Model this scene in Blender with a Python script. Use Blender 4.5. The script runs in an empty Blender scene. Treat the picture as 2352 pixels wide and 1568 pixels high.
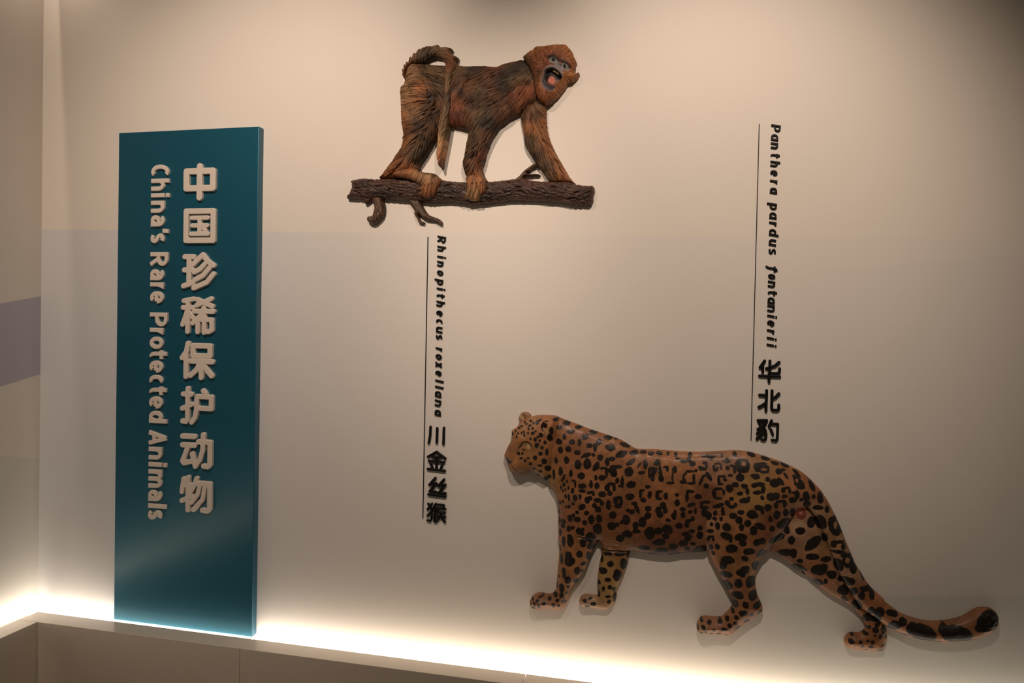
import bpy, math
import numpy as np
from mathutils import Matrix, Vector

# ------------------------------------------------------------------ camera, light, exposure
scene = bpy.context.scene
col = scene.collection
W, H = 2352.0, 1568.0
FOC = 1683.4                                   # focal length in pixels of a 2352 px wide frame
YAW, PITCH, ROLL = (math.radians(a) for a in (12.9015, 0.986, 1.158))
CAM = np.array([0.0, -2.3, 1.55])


def camera_axes():
    f = np.array([-math.sin(YAW) * math.cos(PITCH), math.cos(YAW) * math.cos(PITCH), -math.sin(PITCH)])
    r0 = np.array([math.cos(YAW), math.sin(YAW), 0.0])
    u0 = np.cross(r0, f)
    c, s = math.cos(ROLL), math.sin(ROLL)
    return np.array([c * r0 + s * u0, -s * r0 + c * u0, f])


AX = camera_axes()
cam_data = bpy.data.cameras.new('camera')
cam_data.sensor_width = 36.0
cam_data.lens = FOC / W * 36.0
cam_data.clip_start = 0.05
cam = bpy.data.objects.new('camera', cam_data)
m = Matrix.Identity(4)
for i in range(3):
    m[i][0], m[i][1], m[i][2], m[i][3] = AX[0][i], AX[1][i], -AX[2][i], CAM[i]
cam.matrix_world = m
col.objects.link(cam)
scene.camera = cam

scene.view_settings.view_transform = 'Standard'
scene.view_settings.look = 'None'
scene.view_settings.gamma = 1.0
scene.view_settings.use_curve_mapping = False
scene.view_settings.exposure = 0.0

world = bpy.data.worlds.new('room_ambient')
world.use_nodes = True
bgn = world.node_tree.nodes['Background']
bgn.inputs[0].default_value = (1.0, 0.84, 0.66, 1)
bgn.inputs[1].default_value = 0.092
scene.world = world

WALL_X = -2.353                                # the corner with the left wall
LEDGE_Z = 0.48
LEDGE_BACK, LEDGE_FRONT = 0.084, 0.160         # distance of the ledge from the wall
CEIL_Z = 3.05


def add_spot(name, loc, target, power, angle, blend, colour, radius=0.03):
    d = bpy.data.lights.new(name, 'SPOT')
    d.energy, d.spot_size, d.spot_blend, d.color = power, math.radians(angle), blend, colour
    d.shadow_soft_size = radius
    o = bpy.data.objects.new(name, d)
    o.location = loc
    o.rotation_euler = (Vector(target) - Vector(loc)).to_track_quat('-Z', 'Y').to_euler()
    col.objects.link(o)
    return o


def add_area(name, loc, direction, sx, sy, power, colour, spread=180):
    d = bpy.data.lights.new(name, 'AREA')
    d.shape, d.size, d.size_y, d.energy, d.color = 'RECTANGLE', sx, sy, power, colour
    d.spread = math.radians(spread)
    o = bpy.data.objects.new(name, d)
    o.location = loc
    o.rotation_euler = direction
    col.objects.link(o)
    return o


WARM = (1.0, 0.80, 0.66)
LEDC = (1.0, 0.87, 0.72)
# ceiling spots that wash the wall
add_spot('ceiling_spot', (-1.08, -1.6, 2.98), (-1.37, 0.0, 1.913), 121, 75.5, 0.977, WARM, 0.013)
add_spot('ceiling_spot', (0.023, -1.6, 2.98), (0.062, 0.0, 1.898), 112, 65.0, 0.899, WARM, 0.013)
# LED strips in the slots between ledge and walls, tilted towards the walls
add_area('led_strip', (0.27, -0.044, LEDGE_Z - 0.045), (math.pi - 0.95, 0, 0), 5.22, 0.012, 8.0, LEDC)
add_area('led_strip', (WALL_X + 0.044, -1.71, LEDGE_Z - 0.045), (math.pi, -0.6, 0), 0.012, 3.38, 4.5, LEDC, 105)
# LED strip in the ceiling slot above the left wall
add_area('cove_strip', (WALL_X + 0.028, -1.8, CEIL_Z + 0.27), (0, 0, 0), 0.01, 3.4, 10.0, WARM)
add_area('corner_downlight', (WALL_X + 0.16, -0.14, 2.99), (0, 0, 0), 0.07, 0.07, 0.5, WARM, 130)


# ------------------------------------------------------------------ pixel <-> place
def ray(x, y):
    x = np.asarray(x, float)
    y = np.asarray(y, float)
    a, b = (x - W / 2) / FOC, -(y - H / 2) / FOC
    return [AX[0][i] * a + AX[1][i] * b + AX[2][i] for i in range(3)]


def on_back(x, y, Y=0.0):
    d = ray(x, y)
    t = (Y - CAM[1]) / d[1]
    return CAM[0] + t * d[0], CAM[2] + t * d[2]


def on_left(x, y):
    d = ray(x, y)
    t = (WALL_X - CAM[0]) / d[0]
    return CAM[1] + t * d[1], CAM[2] + t * d[2]


# ------------------------------------------------------------------ scene helpers
def tag(o, label=None, cat=None, group=None, kind=None):
    if label: o['label'] = label
    if cat: o['category'] = cat
    if group: o['group'] = group
    if kind: o['kind'] = kind
    return o


def empty(name, loc):
    o = bpy.data.objects.new(name, None)
    o.empty_display_size = 0.05
    o.location = loc
    col.objects.link(o)
    return o


def link(name, me, parent=None, mat=None):
    o = bpy.data.objects.new(name, me)
    col.objects.link(o)
    if parent is not None: o.parent = parent
    if mat is not None and not me.materials: me.materials.append(mat)
    return o


def box_mesh(name, lo, hi, bevel=0.0):
    import bmesh
    bm = bmesh.new()
    bmesh.ops.create_cube(bm, size=1.0)
    for v in bm.verts:
        for k in range(3):
            v.co[k] = lo[k] + (v.co[k] + 0.5) * (hi[k] - lo[k])
    if bevel:
        bmesh.ops.bevel(bm, geom=list(bm.edges), offset=bevel, segments=2, affect='EDGES', profile=0.5)
    me = bpy.data.meshes.new(name)
    bm.to_mesh(me)
    bm.free()
    return me


class Nodes:
    def __init__(self, name):
        self.mat = bpy.data.materials.new(name)
        self.mat.use_nodes = True
        self.t = self.mat.node_tree
        self.b = self.t.nodes['Principled BSDF']

    def n(self, kind, **kw):
        nd = self.t.nodes.new(kind)
        for k, v in kw.items(): setattr(nd, k, v)
        return nd

    def l(self, a, b): self.t.links.new(a, b)

    def put(self, sock, v):
        if hasattr(v, 'is_output') or isinstance(v, bpy.types.NodeSocket): self.l(v, sock)
        else: sock.default_value = v

    def math(self, op, a, b=None, c=None, clamp=False):
        nd = self.n('ShaderNodeMath', operation=op, use_clamp=clamp)
        for i, v in enumerate((a, b, c)):
            if v is not None: self.put(nd.inputs[i], v)
        return nd.outputs[0]

    def mix(self, f, a, b):
        nd = self.n('ShaderNodeMix', data_type='RGBA')
        self.put(nd.inputs['Factor'], f)
        self.put(nd.inputs[6], a)
        self.put(nd.inputs[7], b)
        return nd.outputs[2]

    def noise(self, scale, detail=3.0, vec=None, rough=0.5):
        nd = self.n('ShaderNodeTexNoise')
        nd.inputs['Scale'].default_value = scale
        nd.inputs['Detail'].default_value = detail
        nd.inputs['Roughness'].default_value = rough
        if vec is not None: self.l(vec, nd.inputs['Vector'])
        return nd.outputs[0]

    def coord(self): return self.n('ShaderNodeTexCoord').outputs['Object']

    def attr(self, name):
        return self.n('ShaderNodeAttribute', attribute_name=name)

    def bump(self, height, strength, dist):
        nd = self.n('ShaderNodeBump')
        nd.inputs['Strength'].default_value = strength
        nd.inputs['Distance'].default_value = dist
        self.l(height, nd.inputs['Height'])
        self.l(nd.outputs[0], self.b.inputs['Normal'])

    def ramp01(self, v, lo, hi):
        nd = self.n('ShaderNodeMapRange', interpolation_type='SMOOTHSTEP')
        self.put(nd.inputs[0], v)
        nd.inputs[1].default_value, nd.inputs[2].default_value = lo, hi
        return nd.outputs[0]


def plain(name, rgb, rough=0.5, spec=0.5, grain=0.06, scale=60.0, bump=0.0, coat=0.0):
    N = Nodes(name)
    v = N.coord()
    f = N.noise(scale, 3, v)
    lo = tuple(c * (1 - grain) for c in rgb) + (1,)
    hi = tuple(min(1, c * (1 + grain)) for c in rgb) + (1,)
    N.l(N.mix(f, lo, hi), N.b.inputs['Base Color'])
    N.b.inputs['Roughness'].default_value = rough
    N.b.inputs['Specular IOR Level'].default_value = spec
    if coat:
        N.b.inputs['Coat Weight'].default_value = coat
        N.b.inputs['Coat Roughness'].default_value = 0.25
    if bump: N.bump(N.noise(scale * 8, 2, v), bump, 0.001)
    return N.mat


# ------------------------------------------------------------------ the setting
def half_plane(N, u, w, p, q, soft):
    """1 below the line through p and q (u horizontal, w vertical), 0 above"""
    k = (q[1] - p[1]) / (q[0] - p[0])
    line = N.math('MULTIPLY_ADD', u, k, p[1] - k * p[0])
    return N.ramp01(N.math('SUBTRACT', line, w), -soft, soft)


PAINT = (0.76, 0.70, 0.62)


def back_wall_material():
    N = Nodes('painted_wall_graphic')
    v = N.coord()
    s = N.n('ShaderNodeSeparateXYZ')
    N.l(v, s.inputs[0])
    x, z = s.outputs[0], s.outputs[2]
    P = lambda a, b: on_back(a, b)
    hill1 = half_plane(N, x, z, P(95, 527), P(1100, 537), 0.001)
    fade = N.ramp01(x, float(P(300, 600)[0]), float(P(1200, 600)[0]))
    hill1 = N.math('MULTIPLY', hill1, N.math('MULTIPLY_ADD', fade, -0.8, 1.0))
    hill2 = half_plane(N, x, z, P(1480, 662), P(2352, 580), 0.001)
    right = N.ramp01(x, float(P(1450, 700)[0]), float(P(2300, 700)[0]))
    hill2 = N.math('MULTIPLY', hill2, right)
    hill3 = N.math('MULTIPLY', half_plane(N, x, z, P(1770, 1369), P(2352, 1367), 0.001), right)
    c = N.mix(hill1, PAINT + (1,), (PAINT[0] * 0.86, PAINT[1] * 0.93, PAINT[2] * 1.06, 1))
    c = N.mix(hill2, c, (PAINT[0] * 0.94, PAINT[1] * 0.965, PAINT[2] * 1.0, 1))
    c = N.mix(hill3, c, (PAINT[0] * 0.84, PAINT[1] * 0.90, PAINT[2] * 0.94, 1))
    g = N.noise(3.0, 4, v)
    c = N.mix(N.math('MULTIPLY', g, 0.06), c, (0.55, 0.50, 0.44, 1))
    N.l(c, N.b.inputs['Base Color'])
    N.b.inputs['Roughness'].default_value = 0.55
    N.b.inputs['Specular IOR Level'].default_value = 0.25
    N.bump(N.noise(220, 2, v), 0.05, 0.001)
    return N.mat


def left_wall_material():
    N = Nodes('painted_side_wall_graphic')
    v = N.coord()
    s = N.n('ShaderNodeSeparateXYZ')
    N.l(v, s.inputs[0])
    y, z = s.outputs[1], s.outputs[2]
    P = lambda a, b: on_left(a, b)
    top = half_plane(N, y, z, P(0, 697), P(92, 680), 0.001)
    low = half_plane(N, y, z, P(0, 888), P(90, 860), 0.001)
    base = half_plane(N, y, z, P(0, 1047), P(88, 1052), 0.001)
    band = N.math('SUBTRACT', top, low)
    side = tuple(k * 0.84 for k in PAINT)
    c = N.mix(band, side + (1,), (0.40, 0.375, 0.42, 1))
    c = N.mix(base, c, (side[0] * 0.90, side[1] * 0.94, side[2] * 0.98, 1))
    N.l(c, N.b.inputs['Base Color'])
    N.b.inputs['Roughness'].default_value = 0.55
    N.b.inputs['Specular IOR Level'].default_value = 0.25
    N.bump(N.noise(220, 2, v), 0.05, 0.001)
    return N.mat


def struct(name, lo, hi, mat, label, bevel=0.0):
    o = link(name, box_mesh(name, lo, hi, bevel), None, mat)
    return tag(o, label, kind='structure')


RX, FY = 3.0, -3.6
struct('wall_back', (WALL_X - 0.1, 0.0, 0.0), (RX, 0.1, CEIL_Z + 0.3), back_wall_material(),
       'cream wall with faint grey hills behind the animals')
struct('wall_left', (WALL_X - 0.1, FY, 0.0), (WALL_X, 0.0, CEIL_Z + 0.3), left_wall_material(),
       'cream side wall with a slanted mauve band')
struct('floor', (WALL_X - 0.1, FY, -0.1), (RX, 0.1, 0.0),
       plain('floor_vinyl', (0.20, 0.17, 0.14), 0.45), 'brown floor below the ledge')
struct('ceiling', (WALL_X + 0.046, FY, CEIL_Z), (RX, 0.0, CEIL_Z + 0.1),
       plain('ceiling_paint', (0.30, 0.27, 0.23), 0.8), 'ceiling above the exhibit wall')

panel_mat = plain('ledge_laminate', (0.86, 0.765, 0.645), 0.15, 0.8, 0.03, 30, coat=0.5)
trim = tag(empty('trim_1', (-0.9, -LEDGE_FRONT, 0.0)), 'beige laminate ledge along the animal wall', kind='structure')
edges = [WALL_X + LEDGE_BACK, -1.389, -0.441, 0.507, 1.455, 2.40, RX]
for a, b in zip(edges[:-1], edges[1:]):
    lo = (a + 0.0008 + 0.9, 0.0, 0.001)
    hi = (b - 0.0008 + 0.9, LEDGE_FRONT - LEDGE_BACK, LEDGE_Z)
    link('panel', box_mesh('ledge_panel', lo, hi, 0.0012), trim, panel_mat)
trim = tag(empty('trim_2', (WALL_X + LEDGE_FRONT, -1.0, 0.0)), 'beige laminate ledge along the left side wall', kind='structure')
ey = [-LEDGE_FRONT, -1.16, -2.16, -3.16]
for a, b in zip(ey[:-1], ey[1:]):
    lo = (-(LEDGE_FRONT - LEDGE_BACK), b + 0.0008 + 1.0, 0.001)
    hi = (0.0, a - 0.0012 + 1.0, LEDGE_Z)
    link('panel', box_mesh('ledge_panel', lo, hi, 0.0012), trim, panel_mat)


# ------------------------------------------------------------------ relief tools
def smooth_path(pts, n=4, closed=True):
    p = np.asarray(pts, float)
    k = len(p)
    out = []
    for i in range(k if closed else k - 1):
        if closed:
            a, b, c, d = p[i - 1], p[i], p[(i + 1) % k], p[(i + 2) % k]
        else:
            a, b, c, d = p[max(i - 1, 0)], p[i], p[i + 1], p[min(i + 2, k - 1)]
        for j in range(n):
            t = j / n
            out.append(0.5 * ((2 * b) + (c - a) * t + (2 * a - 5 * b + 4 * c - d) * t * t
                              + (3 * b - a - 3 * c + d) * t ** 3))
    if not closed: out.append(p[-1])
    return np.array(out)


def zoomed(ox, oy, s, pts):
    """points read off an enlarged crop -> photograph pixels"""
    return [(ox + x / s, oy + y / s) for x, y in pts]


def seg_dist(X, Y, a, b):
    ax, ay = a
    dx, dy = b[0] - ax, b[1] - ay
    L = dx * dx + dy * dy + 1e-12
    t = np.clip(((X - ax) * dx + (Y - ay) * dy) / L, 0, 1)
    return np.hypot(X - ax - t * dx, Y - ay - t * dy)


def poly_sd(X, Y, poly):
    d = np.full(X.shape, 1e9)
    inside = np.zeros(X.shape, bool)
    k = len(poly)
    for i in range(k):
        a, b = poly[i], poly[(i + 1) % k]
        d = np.minimum(d, seg_dist(X, Y, a, b))
        if a[1] != b[1]:
            cr = ((a[1] > Y) != (b[1] > Y)) & (X < (b[0] - a[0]) * (Y - a[1]) / (b[1] - a[1]) + a[0])
            inside ^= cr
    return np.where(inside, -d, d)


def path_dist(X, Y, pts):
    d = np.full(X.shape, 1e9)
    for a, b in zip(pts[:-1], pts[1:]): d = np.minimum(d, seg_dist(X, Y, a, b))
    return d


def vnoise(X, Y, scale, seed=0):
    rng = np.random.RandomState(seed)
    T = rng.rand(256, 256)
    u, v = X / scale, Y / scale
    i, j = np.floor(u).astype(int), np.floor(v).astype(int)
    fu, fv = u - i, v - j
    fu, fv = fu * fu * (3 - 2 * fu), fv * fv * (3 - 2 * fv)
    g = lambda a, b: T[a % 256, b % 256]
    return ((g(i, j) * (1 - fu) + g(i + 1, j) * fu) * (1 - fv)
            + (g(i, j + 1) * (1 - fu) + g(i + 1, j + 1) * fu) * fv) * 2 - 1


def dome(d, R):
    t = np.clip(d / R, 0, 1)
    return np.sqrt(np.clip(1 - (1 - t) ** 2, 0, 1))


def sstep(v, a, b):
    t = np.clip((v - a) / (b - a), 0, 1)
    return t * t * (3 - 2 * t)


def smax(a, b, k):
    h = np.clip(0.5 + 0.5 * (a - b) / k, 0, 1)
    return b * (1 - h) + a * h + k * h * (1 - h)


def relief(name, sd_fn, bbox, step, h_fn, place, root, mat, attrs=None, base=0.0):
    """raised shape on the wall: outline sd_fn < 0, height h_fn(x, y, inside distance) in metres"""
    x0, y0, x1, y1 = bbox
    xs = np.arange(x0 - 2 * step, x1 + 2 * step, step)
    ys = np.arange(y0 - 2 * step, y1 + 2 * step, step)
    X, Y = np.meshgrid(xs, ys)
    sd = sd_fn(X, Y)
    ins = sd < 0
    cell = ins[:-1, :-1] | ins[1:, :-1] | ins[:-1, 1:] | ins[1:, 1:]
    use = np.zeros(X.shape, bool)
    use[:-1, :-1] |= cell
    use[1:, :-1] |= cell
    use[:-1, 1:] |= cell
    use[1:, 1:] |= cell
    gy, gx = np.gradient(sd, step)
    g = np.maximum(np.hypot(gx, gy), 0.3)
    mv = use & ~ins
    X = np.where(mv, X - sd * gx / g ** 2, X)
    Y = np.where(mv, Y - sd * gy / g ** 2, Y)
    D = np.where(ins, -sd, 0.0)
    idx = -np.ones(X.shape, int)
    idx[use] = np.arange(use.sum())
    px, py, pd = X[use], Y[use], D[use]
    h = np.maximum(h_fn(px, py, pd), 0.0006)
    wx, wz = place(px, py)
    top = np.stack([wx, -base - h, wz], 1)
    q = np.stack([idx[:-1, :-1][cell], idx[1:, :-1][cell], idx[1:, 1:][cell], idx[:-1, 1:][cell]], 1)
    e = np.concatenate([q[:, [0, 1]], q[:, [1, 2]], q[:, [2, 3]], q[:, [3, 0]]])
    n = len(top)
    key = np.minimum(e[:, 0], e[:, 1]) * n + np.maximum(e[:, 0], e[:, 1])
    _, first, cnt = np.unique(key, return_index=True, return_counts=True)
    be = e[first[cnt == 1]]
    rim = np.unique(be)
    loc = -np.ones(n, int)
    loc[rim] = np.arange(len(rim))
    up = top[rim]
    dn = up.copy()
    dn[:, 1] = -base - 0.0004
    r = len(rim)
    side = np.stack([n + loc[be[:, 1]], n + loc[be[:, 0]], n + r + loc[be[:, 0]], n + r + loc[be[:, 1]]], 1)
    verts = np.concatenate([top, up, dn])
    if root is not None: verts = verts - np.array(root.location)
    faces = np.concatenate([q, side])
    me = bpy.data.meshes.new(name)
    me.vertices.add(len(verts))
    me.vertices.foreach_set('co', verts.astype(np.float32).ravel())
    me.loops.add(faces.size)
    me.loops.foreach_set('vertex_index', faces.astype(np.int32).ravel())
    me.polygons.add(len(faces))
    me.polygons.foreach_set('loop_start', np.arange(0, faces.size, 4, dtype=np.int32))
    me.polygons.foreach_set('use_smooth', np.ones(len(faces), bool))
    me.update(calc_edges=True)
    if attrs:
        for an, fn in attrs.items():
            val = fn(px, py)
            if val.ndim == 1:
                val = np.concatenate([val, val[rim], val[rim]])
                at = me.attributes.new(an, 'FLOAT', 'POINT')
                at.data.foreach_set('value', val.astype(np.float32))
            else:
                val = np.concatenate([val, val[rim], val[rim]])
                val = np.concatenate([val, np.ones((len(val), 1))], 1)
                at = me.attributes.new(an, 'FLOAT_COLOR', 'POINT')
                at.data.foreach_set('color', val.astype(np.float32).ravel())
    return link(name, me, root, mat)


def bbox_of(pts, pad=0):
    p = np.asarray(pts)
    return (p[:, 0].min() - pad, p[:, 1].min() - pad, p[:, 0].max() + pad, p[:, 1].max() + pad)


def at_wall(Y):
    return lambda x, y: on_back(x, y, Y)


# ------------------------------------------------------------------ lettering
def arc(cx, cy, rx, ry, a0, a1, n=14):
    return [(cx + rx * math.cos(math.radians(a0 + (a1 - a0) * i / n)),
             cy + ry * math.sin(math.radians(a0 + (a1 - a0) * i / n))) for i in range(n + 1)]


def latin(ch, r, cap, single):
    """strokes of a letter: x 0..1 over the centre-line width, y in x-heights (0 baseline)"""
    B, X, C = r, 1 - r, cap - r
    asc = cap * 1.02
    mid = 0.5
    bowl = arc(0.5, mid, 0.5, mid - r, 0, 360, 26)
    arch = lambda a, b: arc((a + b) / 2, X - 0.34, (b - a) / 2, 0.34, 180, 0, 12)
    if ch == 'C': return [arc(0.66, cap / 2, 0.66, cap / 2 - r, 58, 302, 22)]
    if ch == 'h': return [[(0, 0), (0, asc)], arch(0, 1) + [(1, 0)]]
    if ch == 'n': return [[(0, 0), (0, 1)], arch(0, 1) + [(1, 0)]]
    if ch == 'm': return [[(0, 0), (0, 1)], arch(0, .5) + [(.5, 0)], arch(.5, 1) + [(1, 0)]]
    if ch == 'u': return [[(1, 1), (1, 0)], [(0, 1)] + arc(0.5, B + 0.34, 0.5, 0.34, 180, 360, 12)]
    if ch == 'r': return [[(0, 0), (0, 1)], arc(0.9, X - 0.45, 0.9, 0.45, 180, 75, 8)]
    if ch == 'i': return [[(0, 0), (0, 1)], [(0, cap - 0.18), (0, cap + 0.05)]]
    if ch == 'l': return [[(0, 0), (0, asc)]]
    if ch == 'o': return [bowl]
    if ch == 'c': return [arc(0.6, mid, 0.6, mid - r, 60, 300, 20)]
    if ch == 'e': return [arc(0.5, mid, 0.5, mid - r, 0, 312, 24), [(0, mid - .03), (1, mid - .03)]]
    if ch == 'a' and single: return [[(1, 0), (1, 1)], arc(0.5, mid, 0.5, mid - r, 0, 360, 24)]
    if ch == 'a':
        return [arc(0.45, X - 0.30, 0.55, 0.30, 140, 0, 12) + [(1, 0)],
                [(1, 0.56), (0.5, 0.56)] + arc(0.42, (0.56 + B) / 2, 0.42, (0.56 - B) / 2, 90, 270, 10) + [(0.7, B + .03), (1, 0.3)]]
    if ch == 'd': return [bowl, [(1, 0), (1, asc)]]
    if ch == 'p': return [bowl, [(0, -0.36), (0, 1)]]
    if ch == 't': return [[(0.3, 1.27), (0.3, 0.45)] + arc(0.85, 0.45, 0.55, 0.45 - B, 180, 285, 8), [(-1, X), (2, X)]]
    if ch == 's':
        return [[tuple(q) for q in smooth_path([(0.95, X - 0.04), (0.6, X), (0.18, X - 0.05), (0.0, 0.73), (0.22, 0.56),
                 (0.75, 0.45), (1.0, 0.29), (0.84, B + 0.03), (0.45, B), (0.0, B + 0.06)], 4, False)]]
    if ch == 'R':
        k = cap * 0.46
        return [[(0, 0), (0, cap)], [(0, C), (0.45, C)] + arc(0.45, (C + k) / 2, 0.5, (C - k) / 2, 90, -90, 12) + [(0, k)],
                [(0.42, k), (1, 0)]]
    if ch == 'P':
        k = cap * 0.40
        return [[(0, 0), (0, cap)], [(0, C), (0.5, C)] + arc(0.5, (C + k) / 2, 0.5, (C - k) / 2, 90, -90, 12) + [(0, k)]]
    if ch == 'A': return [[(0, 0), (0.5, cap - 0.02)], [(1, 0), (0.5, cap - 0.02)], [(0.2, cap * .3), (0.8, cap * .3)]]
    if ch == 'x': return [[(0, 0), (1, 1)], [(0, 1), (1, 0)]]
    if ch == 'f': return [[(0.0, -0.30), (0.28, -0.2), (0.38, 0.1), (0.38, 0.95)] + arc(0.9, 1.0, 0.52, cap - r - 1.0, 180, 90, 8), [(-1, X), (2, X)]]
    if ch == "'": return [[(0.6, cap), (0.3, cap - 0.42)]]
    raise KeyError(ch)


def stroke_sd(strokes, radius, flat, ky=1.0):
    """distance to thick strokes; flat strokes have square ends, the others round ones; ky > 1 thins what runs level"""
    def fn(X, Y):
        Y = Y * ky
        d = np.full(X.shape, 1e9)
        for k, s in enumerate(strokes):
            r = radius[k] if isinstance(radius, list) else radius
            s = [np.array((p[0], p[1] * ky), float) for p in s]
            s = [p for i, p in enumerate(s) if i == 0 or np.hypot(*(p - s[i - 1])) > 1e-7]
            ds = path_dist(X, Y, s) - r
            if flat and np.hypot(*(s[0] - s[-1])) > 1e-6:
                for a, b in ((s[0], s[1]), (s[-1], s[-2])):
                    u = (a - b) / np.hypot(*(a - b))
                    beyond = (X - a[0]) * u[0] + (Y - a[1]) * u[1]
                    near = np.hypot(X - a[0], Y - a[1]) < 1.9 * r
                    ds = np.where(near, np.maximum(ds, beyond), ds)
            d = np.minimum(d, ds)
        return d
    return fn


def letter_height(T, bev):
    return lambda x, y, d: T - bev * (1 - dome(d, bev))


HAN = {
    'zhong': [[(8, 21), (92, 21), (92, 67), (8, 67), (8, 21)], [(50, 8), (50, 92)]],
    'guo': [[(8, 8), (92, 8), (92, 92), (8, 92), (8, 8)], [(25, 27), (75, 27)], [(27, 49), (73, 49)], [(24, 73), (76, 73)],
            [(50, 27), (50, 73)], [(64, 59), (68, 63)]],
    'zhen': [[(11, 13), (35, 13)], [(10, 47), (33, 47)], [(8, 88), (35, 79)], [(23, 13), (23, 84)],
             [(62, 8), (46, 22), (34, 33)], [(62, 8), (76, 25), (92, 35)], [(67, 32), (55, 44), (38, 52)],
             [(80, 42), (64, 60), (40, 72)], [(92, 57), (74, 78), (37, 93)]],
    'xi': [[(37, 9), (11, 14)], [(9, 31), (36, 31)], [(22, 13), (22, 92)], [(21, 38), (15, 56), (8, 74)], [(27, 45), (35, 55)],
           [(47, 10), (89, 27)], [(86, 8), (46, 25)], [(40, 40), (92, 40)], [(66, 32), (56, 52), (36, 70)],
           [(50, 62), (50, 92)], [(50, 61), (88, 61), (89, 86), (80, 91), (78, 91)], [(68, 52), (68, 93)]],
    'bao': [[(24, 8), (20, 28), (8, 44)], [(19, 36), (19, 91)], [(38, 13), (86, 13), (86, 38), (38, 38), (38, 13)],
            [(32, 52), (92, 52)], [(62, 40), (62, 92)], [(58, 58), (48, 74), (32, 88)], [(67, 58), (78, 74), (91, 87)]],
    'hu': [[(11, 22), (34, 22)], [(24, 8), (24, 84), (20, 91), (10, 90)], [(9, 58), (36, 47)],
           [(68, 12), (74, 19)], [(50, 27), (91, 27), (91, 56), (50, 56)], [(50, 27), (49, 62), (45, 80), (36, 92)]],
    'dong': [[(9, 14), (44, 14)], [(9, 37), (45, 37)], [(26, 40), (10, 80), (14, 85), (42, 78)], [(38, 60), (48, 92)],
             [(56, 27), (90, 27), (90, 84), (84, 91), (72, 90)], [(70, 8), (69, 48), (61, 74), (48, 90)]],
    'wu': [[(14, 12), (9, 46)], [(27, 8), (27, 92)], [(14, 28), (38, 28)], [(9, 69), (38, 56)], [(52, 9), (47, 26), (36, 44)],
           [(48, 21), (91, 21), (91, 84), (85, 91), (70, 90)], [(63, 24), (56, 50), (38, 72)], [(78, 24), (71, 62), (44, 90)]],
    'hua': [[(27, 8), (8, 36)], [(20, 26), (20, 54)], [(89, 12), (72, 27), (36, 39)], [(50, 8), (50, 52), (56, 58), (84, 58), (91, 52), (92, 38)],
            [(7, 70), (93, 70)], [(48, 58), (48, 93)]],
    'bei': [[(39, 8), (38, 92)], [(10, 28), (38, 28)], [(8, 78), (20, 72), (36, 60)], [(62, 8), (62, 82), (67, 88), (86, 88), (92, 82), (92, 66)],
            [(91, 19), (78, 34), (64, 41)]],
    'baoleo': [[(10, 10), (46, 8)], [(46, 10), (38, 28), (10, 48)], [(14, 18), (19, 28)], [(29, 15), (33, 26)],
               [(30, 34), (41, 50), (45, 66), (43, 86), (36, 92), (27, 90)], [(33, 46), (8, 66)], [(38, 60), (7, 88)],
               [(66, 8), (60, 24), (56, 34)], [(62, 22), (92, 22), (91, 84), (86, 91), (70, 90)], [(64, 46), (72, 66)]],
    'chuan': [[(16, 8), (15, 50), (8, 90)], [(54, 13), (53, 86)], [(92, 9), (91, 92)]],
    'jin': [[(49, 8), (30, 20), (8, 32)], [(49, 8), (70, 22), (92, 36)], [(30, 33), (70, 33)], [(13, 52), (87, 54)],
            [(50, 33), (50, 88)], [(22, 66), (30, 80)], [(78, 68), (72, 82)], [(8, 89), (91, 93)]],
    'si': [[(40, 8), (12, 42), (46, 34), (13, 74), (46, 76)], [(84, 12), (56, 46), (91, 38), (60, 78), (92, 80)], [(8, 90), (92, 95)]],
    'hou': [[(28, 8), (8, 36)], [(10, 10), (27, 36), (28, 78), (22, 91), (8, 88)], [(24, 48), (8, 66)], [(46, 8), (34, 32)],
            [(42, 28), (42, 92)], [(54, 11), (84, 11), (86, 28)], [(50, 29), (92, 29)], [(60, 31), (48, 50)], [(56, 48), (90, 48)],
            [(48, 66), (92, 66)], [(72, 48), (70, 68), (50, 92)], [(74, 70), (92, 90)]],
}


def han(name, key, box, Y, T, bev, root, mat, rfrac, step):
    x0, y0, x1, y1 = box
    l, _ = on_back(x0, (y0 + y1) / 2, Y)
    r_, _ = on_back(x1, (y0 + y1) / 2, Y)
    _, t = on_back((x0 + x1) / 2, y0, Y)
    _, b = on_back((x0 + x1) / 2, y1, Y)
    w, h = float(r_ - l), float(t - b)
    l, t = float(l), float(t)
    rad = rfrac * w
    # the box is the outer edge; stroke data keep about 8 % clear of it
    k = 100 - 2 * 8.0
    st = [[(rad + (x - 8) / k * (w - 2 * rad), rad + (y - 8) / k * (h - 2 * rad)) for x, y in s] for s in HAN[key]]
    rr = [rad] * len(st)
    if key == 'guo': rr = [rad] + [rad * 0.8] * (len(st) - 1)
    return relief(name, stroke_sd(st, rr, False), (0, 0, w, h), step,
                  letter_height(T, bev), lambda u, v: (l + u, t - v), root, mat, base=-Y)


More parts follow.
